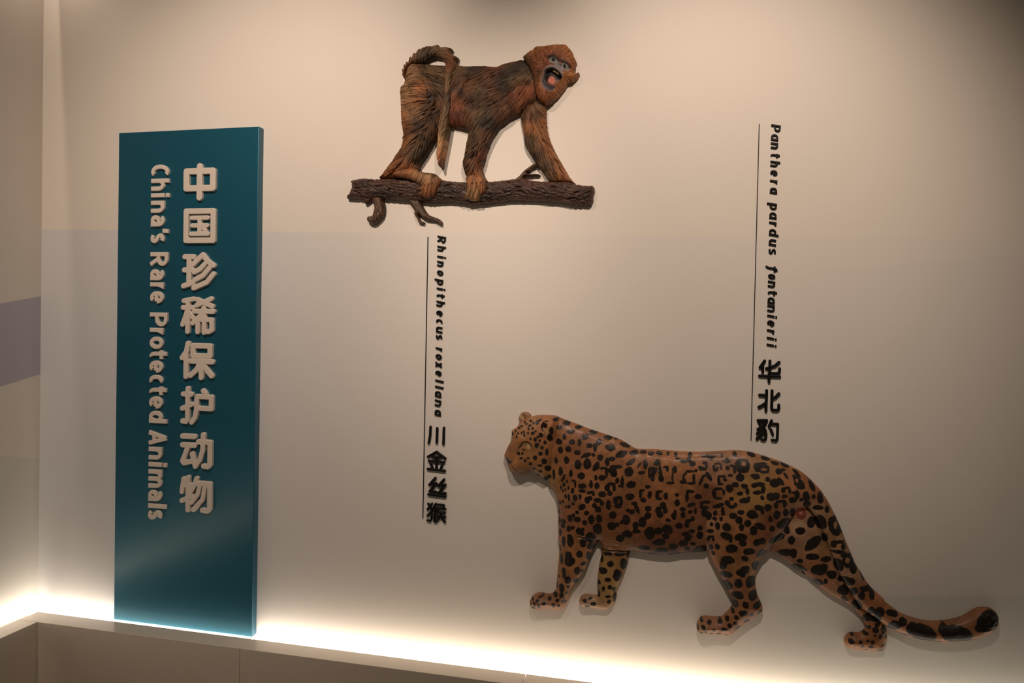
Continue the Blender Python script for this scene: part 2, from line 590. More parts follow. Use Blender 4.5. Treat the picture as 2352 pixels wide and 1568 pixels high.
def latin_run(items, p0, p1, xh_px, cap, rfrac, shear, single, Y, T, bev, root, mat, step, name='letter', ky=1.0):
    """letters turned a quarter clockwise: baseline from p0 down to p1, tops to the right"""
    X0, Z0 = (float(v) for v in on_back(p0[0], p0[1], Y))
    X1, Z1 = (float(v) for v in on_back(p1[0], p1[1], Y))
    xr, _ = on_back(p0[0] + xh_px, p0[1], Y)
    xh = float(xr) - X0
    r = rfrac * xh
    for ch, a, b in items:
        _, za = on_back(p0[0] + (p1[0] - p0[0]) * (a - p0[1]) / (p1[1] - p0[1]), a, Y)
        _, zb = on_back(p0[0] + (p1[0] - p0[0]) * (b - p0[1]) / (p1[1] - p0[1]), b, Y)
        za, zb = float(za), float(zb)
        hgt = {'h': cap, 'i': cap, 'l': cap, 'd': cap, 't': 1.27, 'R': cap, 'P': cap, 'A': cap, 'C': cap, 'f': cap + .3, 'p': 1.36}.get(ch, 1.0)
        wid = (za - zb) - shear * hgt * xh
        wid = max(wid, 2 * r)
        sh0 = shear * xh * (0.36 if ch == 'p' else 0.30 if ch == 'f' else 0)
        st = []
        for s in latin(ch, rfrac / ky, cap, single):
            st.append([((0.0 if x <= -1 else wid if x >= 2 else r + x * (wid - 2 * r)) + shear * y * xh + sh0, y * xh) for x, y in s])
        allp = np.array([p for s in st for p in s])
        bb = bbox_of(allp, r * 1.5)
        xb = X0 + (X1 - X0) * (za - Z0) / (Z1 - Z0)
        relief(name, stroke_sd(st, r, True, ky), bb, step, letter_height(T, bev),
               lambda u, v, za=za, xb=xb: (xb + v, za - u), root, mat, base=-Y)


# ------------------------------------------------------------------ teal sign
teal = Nodes('teal_metallic_panel')
tv = teal.coord()
teal.l(teal.mix(teal.noise(4, 3, tv), (0.005, 0.108, 0.178, 1), (0.006, 0.118, 0.192, 1)), teal.b.inputs['Base Color'])
teal.b.inputs['Metallic'].default_value = 0.55
teal.b.inputs['Roughness'].default_value = 0.48
teal.b.inputs['Coat Weight'].default_value = 0.6
teal.b.inputs['Coat Roughness'].default_value = 0.22
white_mat = plain('cream_letter_acrylic', (0.66, 0.58, 0.50), 0.45, 0.4, 0.03)
black_mat = plain('black_letter_acrylic', (0.006, 0.0055, 0.005), 0.4, 0.2, 0.1)

SX0, SX1, SZ0, SZ1, SYF, SYB = -1.991, -1.427, 0.4595, 2.2282, -0.030, -0.0006
sign = tag(empty('sign_board', ((SX0 + SX1) / 2, SYB, SZ0)), 'tall teal sign board with cream Chinese and English lettering', 'sign')
ox, oy, oz = sign.location
link('board', box_mesh('sign_panel', (SX0 - ox, SYF - oy, SZ0 - oz), (SX1 - ox, 0.0, SZ1 - oz), 0.0025), sign, teal.mat)
RAD = {'zhong': 0.088, 'guo': 0.080, 'zhen': 0.069, 'xi': 0.065, 'bao': 0.071, 'hu': 0.068, 'dong': 0.072, 'wu': 0.068}
for key, box in (('zhong', (425.6, 375.8, 499.3, 461.9)), ('guo', (425.6, 479, 499.3, 559.5)), ('zhen', (420.4, 579.5, 499.3, 667)),
                 ('xi', (418.4, 680, 498.5, 768)), ('bao', (416.8, 782.9, 496.5, 872.3)), ('hu', (416.8, 886.7, 495.1, 975.5)),
                 ('dong', (416.8, 990.8, 493, 1076)), ('wu', (415.9, 1090.8, 491, 1176.4))):
    han('character', key, box, SYF, 0.012, 0.0025, sign, white_mat, RAD[key], 0.0012)
za = lambda a: 350 + a / 3.485
zb = lambda a: 760 + a / 3.41
eng = [(c, za(a), za(b)) for c, a, b in (('C', 103, 198), ('h', 215, 312), ('i', 330, 365), ('n', 390, 488), ('a', 505, 597), ("'", 610, 655),
       ('s', 650, 730), ('R', 800, 915), ('a', 935, 1025), ('r', 1040, 1102), ('e', 1110, 1210), ('P', 1280, 1392), ('r', 1402, 1465))]
eng += [(c, zb(a), zb(b)) for c, a, b in (('o', 42, 140), ('t', 148, 217), ('e', 228, 325), ('c', 340, 415), ('t', 430, 497), ('e', 507, 605),
        ('d', 620, 717), ('A', 773, 890), ('n', 903, 1002), ('i', 1022, 1057), ('m', 1078, 1222), ('a', 1237, 1325), ('l', 1345, 1380), ('s', 1393, 1468))]
latin_run(eng, (351.3, 380), (343.8, 1190), 30.5, 1.31, 0.142, 0.0, False, SYF, 0.010, 0.002, sign, white_mat, 0.0010, ky=1.15)


# ------------------------------------------------------------------ black captions on the wall
def caption(label, rule, items, base, xh_px, hans, capk):
    (rx0, ry0), (rx1, ry1) = rule
    a, b = on_back(rx0, ry0), on_back(rx1, ry1)
    xm = (float(a[0]) + float(b[0])) / 2
    root = tag(empty('caption', (xm, 0.0, float(b[1]))), label, 'caption', 'species captions on the wall')
    link('rule_line', box_mesh('rule_line', (-0.0012, -0.0030, 0.0), (0.0012, -0.0002, float(a[1]) - float(b[1]))), root, black_mat)
    latin_run(items, base[0], base[1], xh_px, capk, 0.135, 0.19, True, 0.0, 0.006, 0.001, root, black_mat, 0.0007, ky=1.1)
    for key, bx in hans:
        han('character', key, bx, 0.0, 0.008, 0.002, root, black_mat, {'hou': 0.052, 'baoleo': 0.057, 'jin': 0.058}.get(key, 0.064), 0.0009)
    return root


q1 = lambda a: 520 + a / 4.48
q2 = lambda a: 860 + a / 4.358
it = [(c, q1(a), q1(b)) for c, a, b in (('R', 93, 178), ('h', 195, 265), ('i', 297, 338), ('n', 350, 418), ('o', 445, 510), ('p', 533, 607),
      ('i', 625, 660), ('t', 685, 742), ('h', 760, 832), ('e', 858, 927), ('c', 945, 1008), ('u', 1022, 1097), ('s', 1105, 1167),
      ('r', 1238, 1288), ('o', 1305, 1372), ('x', 1385, 1455), ('e', 1475, 1542))]
it += [(c, q2(a), q2(b)) for c, a, b in (('l', 45, 90), ('l', 107, 152), ('a', 157, 228), ('n', 245, 320), ('a', 343, 413))]
caption('black raised caption under the monkey, beside a thin black line', ((983, 544), (972, 1190)), it, ((1005.8, 545), (999.0, 955)), 14.2,
        (('chuan', (983.6, 977.5, 1022.6, 1021)), ('jin', (981.3, 1034, 1026, 1081.4)), ('si', (982.9, 1094.5, 1026.7, 1139.5)),
         ('hou', (980.8, 1153.7, 1025.6, 1199.6))), 1.32)
q3 = lambda a: 270 + a / 4.126
q4 = lambda a: 640 + a / 4.02
it = [(c, q3(a), q3(b)) for c, a, b in (('P', 65, 145), ('a', 155, 228), ('n', 235, 305), ('t', 338, 388), ('h', 408, 478), ('e', 495, 560),
      ('r', 588, 637), ('a', 660, 728), ('p', 803, 880), ('a', 893, 967), ('r', 983, 1035), ('d', 1050, 1130), ('u', 1147, 1220), ('s', 1235, 1300),
      ('f', 1395, 1470), ('o', 1475, 1535))]
it += [(c, q4(a), q4(b)) for c, a, b in (('n', 15, 85), ('t', 100, 160), ('a', 165, 237), ('n', 237, 310), ('i', 328, 368), ('e', 377, 443),
       ('r', 462, 515), ('i', 533, 575), ('i', 595, 637))]
caption('black raised caption above the leopard, beside a thin black line', ((1743, 285), (1725.5, 1011)), it, ((1771.0, 290), (1760.5, 795)), 16.8,
        (('hua', (1741.8, 825.3, 1793.3, 878.8)), ('bei', (1739.8, 893.2, 1792, 946)), ('baoleo', (1736, 961.4, 1788.8, 1013))), 1.30)


# ------------------------------------------------------------------ painted sculpture materials
def painted(name, rough, spec, coat, spots=False, bump_scale=500.0, bump=0.15, wear=0.35):
    N = Nodes(name)
    c = N.attr('paint').outputs['Color']
    v = N.coord()
    g = N.noise(40, 4, v)
    c = N.mix(N.math('MULTIPLY', g, wear), c, (0.10, 0.055, 0.025, 1))
    if spots:
        s = N.attr('spot').outputs['Fac']
        wob = N.math('MULTIPLY_ADD', N.noise(260, 3, v), 2.4, -1.2)
        k = N.ramp01(N.math('ADD', s, wob), 0.55, -0.55)
        ink = N.mix(N.noise(60, 2, v), (0.006, 0.005, 0.004, 1), (0.020, 0.011, 0.007, 1))
        c = N.mix(k, c, ink)
    N.l(c, N.b.inputs['Base Color'])
    N.b.inputs['Roughness'].default_value = rough
    N.b.inputs['Specular IOR Level'].default_value = spec
    N.b.inputs['Coat Weight'].default_value = coat
    N.b.inputs['Coat Roughness'].default_value = 0.22
    N.bump(N.noise(bump_scale, 3, v), bump, 0.001)
    return N.mat


def guide_colour(X, Y, guides, sigma):
    num = np.zeros(X.shape + (3,))
    den = np.zeros(X.shape)
    for x, y, c in guides:
        w = np.exp(-((X - x) ** 2 + (Y - y) ** 2) / (2 * sigma * sigma)) + 1e-9 / (1 + (X - x) ** 2 + (Y - y) ** 2)
        num += w[..., None] * np.array(c)
        den += w
    return num / den[..., None]


class Fur:
    """carved locks: many tapered ridges laid along a direction field, on a raster in pixel units"""

    def __init__(self, bbox, res, flow, accept, layers, seed, wave=0.0):
        self.x0, self.y0, x1, y1 = bbox
        self.res = res
        nx, ny = int((x1 - self.x0) / res) + 2, int((y1 - self.y0) / res) + 2
        self.Hm = np.zeros((ny, nx))
        self.Tn = np.zeros((ny, nx))
        rng = np.random.RandomState(seed)
        for count, length, width, lifts in layers:
            self.lay(rng, (x1, y1), nx, ny, flow, accept, count, length, width, lifts, wave)

    def lay(self, rng, far, nx, ny, flow, accept, count, length, width, lifts, wave):
        (x1, y1), res = far, self.res
        sx = self.x0 + rng.rand(count * 4) * (x1 - self.x0)
        sy = self.y0 + rng.rand(count * 4) * (y1 - self.y0)
        ok = accept(sx, sy)
        sx, sy = sx[ok][:count], sy[ok][:count]
        n = len(sx)
        L = length[0] + rng.rand(n) * (length[1] - length[0])
        Wd = width[0] + rng.rand(n) * (width[1] - width[0])
        ph = rng.rand(n) * 6.28
        steps = 7
        P = np.zeros((steps + 1, n, 2))
        P[0, :, 0], P[0, :, 1] = sx, sy
        for k in range(steps):
            ang = flow(P[k, :, 0], P[k, :, 1]) + wave * np.sin(ph + k * 0.9)
            P[k + 1, :, 0] = P[k, :, 0] + np.cos(ang) * L / steps
            P[k + 1, :, 1] = P[k, :, 1] + np.sin(ang) * L / steps
        tone = rng.rand(n)
        lift = lifts[0] + rng.rand(n) * (lifts[1] - lifts[0])
        for i in range(n):
            pts = P[:, i]
            w = Wd[i]
            lo, hi = pts.min(0) - w - 1, pts.max(0) + w + 1
            ix0, iy0 = max(int((lo[0] - self.x0) / res), 0), max(int((lo[1] - self.y0) / res), 0)
            ix1, iy1 = min(int((hi[0] - self.x0) / res) + 1, nx), min(int((hi[1] - self.y0) / res) + 1, ny)
            if ix1 <= ix0 or iy1 <= iy0: continue
            X, Y = np.meshgrid(self.x0 + np.arange(ix0, ix1) * res, self.y0 + np.arange(iy0, iy1) * res)
            best = np.full(X.shape, -1.0)
            for k in range(steps):
                a, b = pts[k], pts[k + 1]
                dx, dy = b - a
                q = np.clip(((X - a[0]) * dx + (Y - a[1]) * dy) / (dx * dx + dy * dy + 1e-9), 0, 1)
                d = np.hypot(X - a[0] - q * dx, Y - a[1] - q * dy)
                t = (k + q) / steps
                ww = w * np.clip(np.minimum(t * 5 + 0.35, (1 - t) * 1.9 + 0.12), 0, 1)
                hgt = (1 - (d / ww) ** 2) * (0.62 + 0.38 * t) + lift[i]
                best = np.maximum(best, np.where(d < ww, hgt, -1))
            sub = self.Hm[iy0:iy1, ix0:ix1]
            m_ = best > sub
            sub[m_] = best[m_]
            self.Tn[iy0:iy1, ix0:ix1][m_] = tone[i]

    def sample(self, M, X, Y):
        u, v = (X - self.x0) / self.res, (Y - self.y0) / self.res
        u, v = np.clip(u, 0, M.shape[1] - 1.001), np.clip(v, 0, M.shape[0] - 1.001)
        i, j = u.astype(int), v.astype(int)
        a, b = u - i, v - j
        return (M[j, i] * (1 - a) + M[j, i + 1] * a) * (1 - b) + (M[j + 1, i] * (1 - a) + M[j + 1, i + 1] * a) * b

    def h(self, X, Y): return np.maximum(self.sample(self.Hm, X, Y), 0.22)

    def tone(self, X, Y): return self.sample(self.Tn, X, Y)


def flow_field(guides, power=3.0):
    g = np.array(guides, float)
    c, s = np.cos(np.radians(g[:, 2])), np.sin(np.radians(g[:, 2]))

    def fn(X, Y):
        nc, ns = np.zeros(X.shape), np.zeros(X.shape)
        for k in range(len(g)):
            w = 1.0 / (30.0 + (X - g[k, 0]) ** 2 + (Y - g[k, 1]) ** 2) ** (power / 2)
            nc += w * c[k]
            ns += w * s[k]
        return np.arctan2(ns, nc)
    return fn


# ------------------------------------------------------------------ monkey on a branch
M1 = lambda p: zoomed(900, 90, 9.8, p)
M2 = lambda p: zoomed(860, 240, 8.7125, p)
M3 = lambda p: zoomed(1040, 140, 9.8, p)
M4 = lambda p: zoomed(1040, 280, 6.918, p)
M5 = lambda p: zoomed(780, 380, 7.84, p)
Z3 = lambda p: zoomed(1180, 90, 9.222, p)

TORSO = (M1([(460, 566), (540, 550), (700, 548), (745, 555), (1000, 580), (1225, 590), (1450, 560), (1500, 575), (1640, 605), (1800, 600), (2000, 595), (2140, 600)])
         + M3([(950, 128), (1050, 100), (1150, 60), (1300, 20), (1420, 0)]) + [(1203, 137), (1228, 150), (1246, 200), (1250, 238)]
         + M3([(1750, 1030), (1600, 1150), (1525, 1200), (1400, 1260), (1300, 1310), (1150, 1400), (1050, 1480)]) + [(1125, 312), (1090, 308)]
         + M2([(1900, 530), (1800, 500), (1700, 470), (1600, 450), (1530, 432), (1400, 420)]) + [(985, 280), (950, 240), (935, 200)]
         + M1([(320, 800), (340, 720), (380, 640)]))
HIND = (M1([(380, 640), (340, 720), (330, 800), (300, 870), (300, 950), (285, 1010), (240, 1060), (200, 1110), (190, 1220), (200, 1300), (200, 1450)])
        + M2([(530, 0), (535, 150), (540, 300), (550, 420), (570, 520), (580, 610), (566, 660), (568, 760), (550, 830), (510, 910), (440, 1000), (390, 1090),
              (340, 1170), (280, 1240), (210, 1330), (140, 1420), (105, 1470), (300, 1485), (420, 1470), (600, 1420), (870, 1315), (900, 1230), (960, 1140),
              (1030, 1040), (1100, 920), (1170, 790), (1230, 680), (1280, 590), (1310, 520), (1360, 300)])
        + M1([(1130, 1350), (1030, 1180), (930, 1000), (820, 830), (720, 660), (560, 560), (460, 568)]))
FOOT = M5([(1240, 95), (1340, 85), (1430, 97), (1500, 130), (1600, 150), (1740, 165), (1780, 210), (1850, 262), (1860, 310), (1840, 380), (1800, 450), (1770, 520), (1720, 570), (1660, 595),
           (1600, 600), (1540, 590), (1485, 565), (1465, 520), (1500, 482), (1440, 478), (1400, 462), (1470, 420), (1510, 395), (1440, 345), (1370, 305), (1300, 285),
           (1200, 258), (1100, 240), (1030, 218), (985, 190), (1040, 140), (1140, 110)])
ARM = (M3([(1350, 420), (1180, 560), (1000, 760), (800, 930), (600, 1080), (470, 1280), (390, 1450)])
       + M4([(268, 165), (255, 190), (240, 260), (215, 370), (195, 480), (180, 580), (160, 640), (165, 700), (180, 770), (197, 830), (232, 900), (246, 960),
             (545, 960), (520, 910), (490, 850), (465, 780), (470, 720), (500, 620), (530, 500), (570, 400), (610, 300), (660, 210), (720, 120), (770, 60), (860, 0)])
       + M3([(1400, 1200), (1560, 960), (1680, 700), (1650, 480), (1500, 380)]))
HAND = M4([(236, 905), (246, 980), (252, 1050), (240, 1130), (215, 1200), (204, 1236), (232, 1246), (262, 1238), (292, 1252), (320, 1270), (350, 1262), (372, 1268), (402, 1262), (432, 1252),
           (462, 1206), (500, 1165), (535, 1142), (560, 1092), (557, 1020), (545, 960), (522, 912), (430, 860), (320, 860)])
FARARM = (M4([(1085, 0), (1110, 130), (1130, 250), (1135, 330), (1170, 430), (1220, 510), (1290, 620), (1340, 690), (1400, 770), (1460, 850), (1540, 948),
              (1700, 955), (1850, 965), (1945, 982), (1900, 930), (1850, 870), (1800, 790), (1740, 680), (1670, 560), (1610, 450), (1560, 340), (1520, 240), (1495, 120), (1485, 0)])
          + zoomed(880, 80, 4.704, [(1765, 960), (1757, 860), (1758, 765), (1680, 700), (1560, 740), (1490, 860)]))
HEAD = Z3([(225, 440), (290, 362), (350, 312), (430, 270), (490, 215), (560, 205), (640, 198), (750, 170), (870, 145), (960, 133), (1050, 135), (1110, 138), (1150, 180),
           (1200, 230), (1240, 280), (1265, 360), (1300, 430), (1330, 490), (1312, 540), (1302, 620), (1288, 715), (1315, 742), (1382, 722), (1376, 762), (1330, 822), (1290, 865),
           (1230, 900), (1190, 905), (1140, 940), (1100, 1010), (1040, 1090), (980, 1170), (900, 1250), (820, 1330), (740, 1380), (690, 1405), (610, 1370),
           (540, 1310), (480, 1180), (450, 1020), (430, 850), (380, 700), (300, 560)])
TAIL = (M1([(300, 930), (240, 830), (206, 775), (236, 772), (222, 700), (208, 636), (252, 690), (262, 612), (270, 548), (298, 592), (314, 520), (345, 498), (362, 540), (384, 445), (414, 380), (446, 420),
            (470, 350), (500, 294), (536, 326), (578, 252), (614, 205), (650, 226), (720, 170), (742, 190), (800, 147), (822, 170), (850, 137), (882, 166), (950, 140), (1042, 120), (1062, 172),
            (1150, 180), (1250, 177), (1342, 204), (1356, 240), (1322, 258), (1365, 340), (1482, 402), (1470, 470), (1442, 490), (1470, 560), (1480, 660), (1445, 800), (1400, 1000), (1388, 1200),
            (1410, 1320), (1408, 1450), (1400, 1560)])
        + M2([(1570, 150), (1540, 300), (1512, 450), (1488, 600), (1460, 750), (1430, 900), (1400, 1050), (1378, 1150), (1370, 1250), (1355, 1282), (1310, 1240), (1270, 1170), (1242, 1080),
              (1235, 950), (1250, 800), (1270, 700), (1300, 560), (1320, 420), (1350, 250), (1388, 100)])
        + M1([(1185, 1500), (1200, 1400), (1214, 1300), (1224, 1150), (1226, 1000), (1234, 850), (1240, 700), (1228, 580), (1180, 490), (1100, 440), (1000, 425), (900, 440), (820, 480), (745, 552),
              (600, 545), (480, 560), (400, 620), (350, 700), (320, 800)]))
BRANCH = (M5([(180, 270), (300, 240), (440, 225), (600, 238), (720, 235), (900, 226), (1200, 228), (1500, 235), (1850, 258), (2000, 275), (2150, 290), (2280, 287)])
          + M4([(540, 945), (700, 930), (850, 915), (970, 900), (1100, 890), (1200, 918), (1350, 935), (1540, 945), (1700, 940), (1850, 945), (1950, 985), (2050, 1000), (2130, 1010), (2205, 1002), (2238, 1040),
                (2252, 1100), (2232, 1170), (2226, 1250), (2200, 1312), (2130, 1320), (2095, 1312), (2050, 1327), (2005, 1315), (1960, 1332), (1920, 1312), (1880, 1318), (1840, 1300), (1700, 1280), (1560, 1270), (1400, 1255),
                (1200, 1250), (950, 1245), (800, 1265), (600, 1290), (450, 1305), (300, 1308)])
          + M5([(2150, 670), (2020, 650), (1850, 660), (1650, 665), (1450, 660), (1250, 650), (1150, 630), (1000, 610), (800, 605), (600, 612), (400, 605), (250, 595), (145, 595), (125, 575),
                (130, 530), (160, 490), (190, 420), (210, 380), (200, 320)]))
TWIGS = [M5([(590, 560), (575, 630), (604, 700), (616, 760), (602, 830), (575, 900), (530, 905), (484, 930), (488, 990), (530, 1030), (600, 1052), (662, 1030), (742, 960), (790, 890), (806, 780), (796, 690), (770, 630), (770, 560)]),
         M5([(470, 570), (440, 622), (430, 665), (470, 697), (520, 662), (570, 620), (590, 570)]),
         M5([(1190, 590), (1230, 655), (1290, 740), (1332, 800), (1330, 870), (1380, 960), (1410, 1022), (1470, 1036), (1500, 1046), (1516, 1020), (1452, 990), (1420, 930), (1408, 888), (1480, 940), (1570, 980), (1680, 990),
             (1750, 1020), (1810, 1066), (1836, 1050), (1830, 1010), (1780, 960), (1720, 930), (1600, 885), (1540, 820), (1480, 720), (1450, 655), (1440, 590)]),
         M4([(970, 950), (985, 900), (1060, 840), (1120, 770), (1200, 710), (1300, 650), (1352, 690), (1280, 730), (1212, 790), (1176, 803), (1210, 820), (1330, 815), (1382, 836), (1370, 852), (1290, 845), (1230, 866),
             (1170, 852), (1130, 870), (1112, 905), (1110, 950)])]

FLOW = [(940, 180, 155), (960, 178, 180), (980, 190, 212), (935, 215, 170), (960, 213, 185), (985, 225, 215), (928, 240, 190), (930, 270, 188), (930, 300, 185), (950, 255, 165), (975, 250, 160),
        (1000, 250, 145), (985, 275, 142), (960, 290, 150), (960, 315, 138), (950, 335, 140), (930, 345, 150), (920, 370, 148), (900, 392, 152), (935, 385, 135),
        (1000, 310, 100), (985, 335, 102), (968, 355, 105), (950, 375, 105), (1005, 285, 85),
        (925, 402, 125), (945, 406, 118), (965, 410, 115), (985, 415, 110), (1003, 425, 100), (1000, 445, 105), (982, 446, 125), (970, 440, 140),
        (990, 162, 15), (1010, 175, 5), (995, 190, 28), (1010, 205, 15), (1003, 220, 45), (1012, 235, 60),
        (1055, 165, 140), (1060, 190, 130), (1060, 215, 128), (1080, 175, 148), (1110, 165, 155), (1100, 190, 150), (1130, 180, 150), (1160, 165, 150), (1090, 212, 150), (1125, 215, 155), (1160, 195, 150),
        (1190, 165, 155), (1190, 190, 150), (1210, 180, 130), (1215, 205, 115), (1200, 225, 122), (1180, 240, 128), (1155, 260, 130), (1140, 275, 125), (1215, 235, 135),
        (1055, 245, 75), (1052, 270, 75), (1065, 285, 80), (1075, 250, 112), (1085, 275, 110), (1070, 235, 120),
        (1140, 215, 160), (1130, 240, 158), (1110, 255, 145), (1095, 280, 130), (1120, 280, 135), (1085, 310, 140), (1075, 335, 150), (1070, 360, 152), (1075, 385, 140), (1090, 350, 140),
        (1110, 310, 115), (1105, 345, 115), (1100, 375, 112), (1085, 405, 120), (1105, 405, 60), (1095, 425, 95), (1082, 445, 110), (1110, 435, 85), (1095, 455, 105),
        (1205, 265, 95), (1215, 300, 112), (1225, 320, 100), (1222, 340, 85), (1235, 350, 85), (1250, 370, 82), (1265, 395, 75), (1280, 410, 70), (1225, 275, 85),
        (1242, 250, 38), (1248, 275, 40), (1245, 300, 52), (1258, 318, 45), (1268, 340, 45), (1282, 365, 48), (1295, 390, 50), (1305, 408, 50),
        (1240, 240, 60)]
O_, T_, D_, M_, V_, R_ = (.40, .155, .055), (.42, .225, .105), (.030, .019, .011), (.15, .062, .026), (.155, .090, .042), (.24, .070, .026)
PAINTS = [(950, 175, T_), (935, 190, T_), (945, 215, T_), (930, 240, T_), (965, 235, O_), (925, 280, O_), (930, 310, O_), (985, 250, V_), (1000, 265, D_), (960, 270, T_), (955, 300, M_), (970, 290, D_), (965, 330, V_), (950, 350, V_),
          (930, 330, O_), (935, 355, M_), (915, 375, O_), (900, 398, O_), (930, 385, O_), (1000, 300, M_), (985, 340, D_), (965, 365, D_), (995, 275, M_), (945, 402, O_), (970, 408, T_), (990, 415, T_), (1000, 432, O_), (980, 442, O_),
          (1000, 165, V_), (985, 180, V_), (1010, 200, V_), (1000, 225, D_), (975, 200, O_), (1012, 240, M_), (1090, 160, D_), (1060, 165, V_), (1060, 195, M_), (1100, 185, M_), (1140, 160, R_), (1115, 175, M_), (1170, 150, M_), (1165, 172, D_),
          (1195, 165, D_), (1200, 180, V_), (1150, 195, D_), (1185, 195, V_), (1165, 210, D_), (1110, 215, V_), (1130, 205, M_), (1080, 215, M_), (1095, 232, D_), (1130, 243, D_), (1115, 238, M_), (1145, 235, M_), (1105, 265, V_), (1055, 245, R_), (1050, 275, R_),
          (1075, 250, M_), (1080, 280, M_), (1205, 210, R_), (1185, 235, R_), (1155, 260, M_), (1180, 255, M_), (1115, 280, D_), (1090, 300, V_), (1075, 320, V_), (1085, 350, V_), (1068, 375, V_), (1090, 330, D_), (1108, 330, M_), (1100, 370, R_), (1080, 395, M_),
          (1095, 415, O_), (1090, 440, T_), (1110, 430, O_), (1215, 265, M_), (1235, 260, V_), (1250, 265, O_), (1250, 290, O_), (1220, 300, O_), (1215, 320, V_), (1228, 335, V_), (1240, 355, D_), (1255, 375, V_), (1250, 335, O_), (1265, 350, O_), (1280, 385, O_), (1262, 395, V_), (1295, 405, O_)]


def monkey():
    rx, rz = (float(v) for v in on_back(1085, 470))
    root = tag(empty('monkey_relief', (rx, 0.0, rz)),
               'painted relief of a golden brown monkey walking on a branch, mouth open', 'wall sculpture')
    fur_mat = painted('painted_monkey_fur', 0.6, 0.3, 0.0, wear=0.12)
    bark_mat = painted('painted_bark', 0.5, 0.35, 0.03, wear=0.08)
    place = at_wall(-0.018)
    sp = lambda p, n=3: smooth_path(p, n)
    parts = {k: sp(v) for k, v in (('torso', TORSO), ('hind', HIND), ('foot', FOOT), ('arm', ARM), ('hand', HAND), ('far', FARARM))}
    spec = {'torso': (.010, .026, 40), 'hind': (.012, .030, 34), 'foot': (.032, .017, 13), 'arm': (.012, .032, 26), 'hand': (.032, .018, 12), 'far': (.008, .018, 26)}

    def body_sd(X, Y):
        d = np.full(X.shape, 1e9)
        for p in parts.values(): d = np.minimum(d, poly_sd(X, Y, p))
        return d + 0.9 * vnoise(X, Y, 2.2, 5)

    flow = flow_field(FLOW)
    fur = Fur((862, 125, 1325, 475), 0.55, flow, lambda x, y: body_sd(x, y) < 3, [(2500, (20, 40), (2.2, 3.4), (0.0, 0.25)), (1300, (26, 54), (1.2, 2.0), (0.35, 0.75))], 11, 0.12)
    grooves = [M5([(1590, 400), (1560, 480), (1520, 580)]), M5([(1660, 380), (1650, 480), (1605, 600)]), M5([(1725, 360), (1715, 470), (1690, 590)]),
               M4([(350, 1010), (335, 1120), (290, 1260)]), M4([(415, 1010), (405, 1130), (360, 1268)]), M4([(485, 1000), (480, 1110), (440, 1240)])]
    creases = [M1([(560, 570), (720, 660), (830, 850), (930, 1020), (1020, 1200), (1060, 1400)]) + M2([(1260, 80), (1200, 220), (1090, 380), (960, 620), (840, 860), (700, 1080), (560, 1250), (380, 1440)]),
               M3([(1900, 920), (1750, 1010), (1560, 1160)])]

    def body_h(X, Y, d):
        h = np.full(X.shape, -1.0)
        for k, p in parts.items():
            b, hh, R = spec[k]
            s = -poly_sd(X, Y, p)
            ph = np.where(s > -6, b + hh * dome(np.maximum(s, 0), R) + np.minimum(s, 0) * 0.006, -0.2)
            h = smax(h, ph, 0.004)
        for c in grooves: h = h - 0.006 * np.exp(-(path_dist(X, Y, c) / 1.6) ** 2)
        for c in creases: h = h - 0.005 * np.exp(-(path_dist(X, Y, c) / 3.5) ** 2)
        k = np.ones(X.shape)
        for nm in ('foot', 'hand'): k = np.where(poly_sd(X, Y, parts[nm]) < 0, 0.5, k)
        return h + 0.0060 * k * fur.h(X, Y) * (0.35 + 0.65 * np.clip(d / 3, 0, 1))

    def body_paint(X, Y):
        c = guide_colour(X, Y, PAINTS, 11.0)
        t = fur.tone(X, Y)
        patch = vnoise(X, Y, 14, 9) * 0.25
        return c * (0.27 + 0.58 * t + patch)[:, None]

    relief('body', body_sd, (866, 125, 1325, 472), 0.72, body_h, place, root, fur_mat, {'paint': body_paint})

    # tail
    tp = np.array(TAIL)
    TFLOW = [(925, 175, -105), (932, 158, -95), (945, 135, -78), (970, 116, -62), (990, 110, -45), (1005, 112, -20), (1022, 116, 0), (1035, 132, 30), (1042, 145, 45), (1032, 150, 75), (985, 128, -70), (965, 138, -85)]
    mids = M1([(1350, 700), (1320, 900), (1300, 1200), (1300, 1450)]) + M2([(1450, 300), (1400, 550), (1360, 800), (1310, 1050), (1340, 1200)])
    for x, y in mids: TFLOW += [(x - 7, y, 68), (x + 7, y, 118)]
    tflow = flow_field(TFLOW, 3.5)
    tail_sd = lambda X, Y: poly_sd(X, Y, tp)
    tfur = Fur(bbox_of(tp, 3), 0.7, tflow, lambda x, y: tail_sd(x, y) < 2, [(500, (14, 28), (1.8, 2.7), (0.0, 0.25)), (320, (16, 30), (1.0, 1.7), (0.3, 0.7))], 4, 0.08)
    TP = [(925, 175, M_), (940, 150, M_), (965, 120, V_), (1000, 108, V_), (975, 135, D_), (995, 128, D_), (1020, 120, V_), (1035, 135, M_), (1030, 160, M_), (1035, 200, V_), (1030, 250, V_), (1020, 300, V_), (1012, 340, T_), (1008, 365, O_), (1014, 385, M_), (1042, 240, D_)]
    relief('tail', tail_sd, bbox_of(tp), 0.85,
           lambda X, Y, d: 0.010 + 0.021 * np.where(X > 1012, sstep(Y, 132, 168), 0.0) + 0.015 * dome(d, 10) + 0.0060 * tfur.h(X, Y) * (0.3 + 0.7 * np.clip(d / 3, 0, 1)), place, root, fur_mat,
           {'paint': lambda X, Y: guide_colour(X, Y, TP, 11) * (0.55 + 0.8 * tfur.tone(X, Y))[:, None]})

    # head
    hp = sp(HEAD, 3)
    head_sd = lambda X, Y: poly_sd(X, Y, hp) + 0.6 * vnoise(X, Y, 2.0, 8)
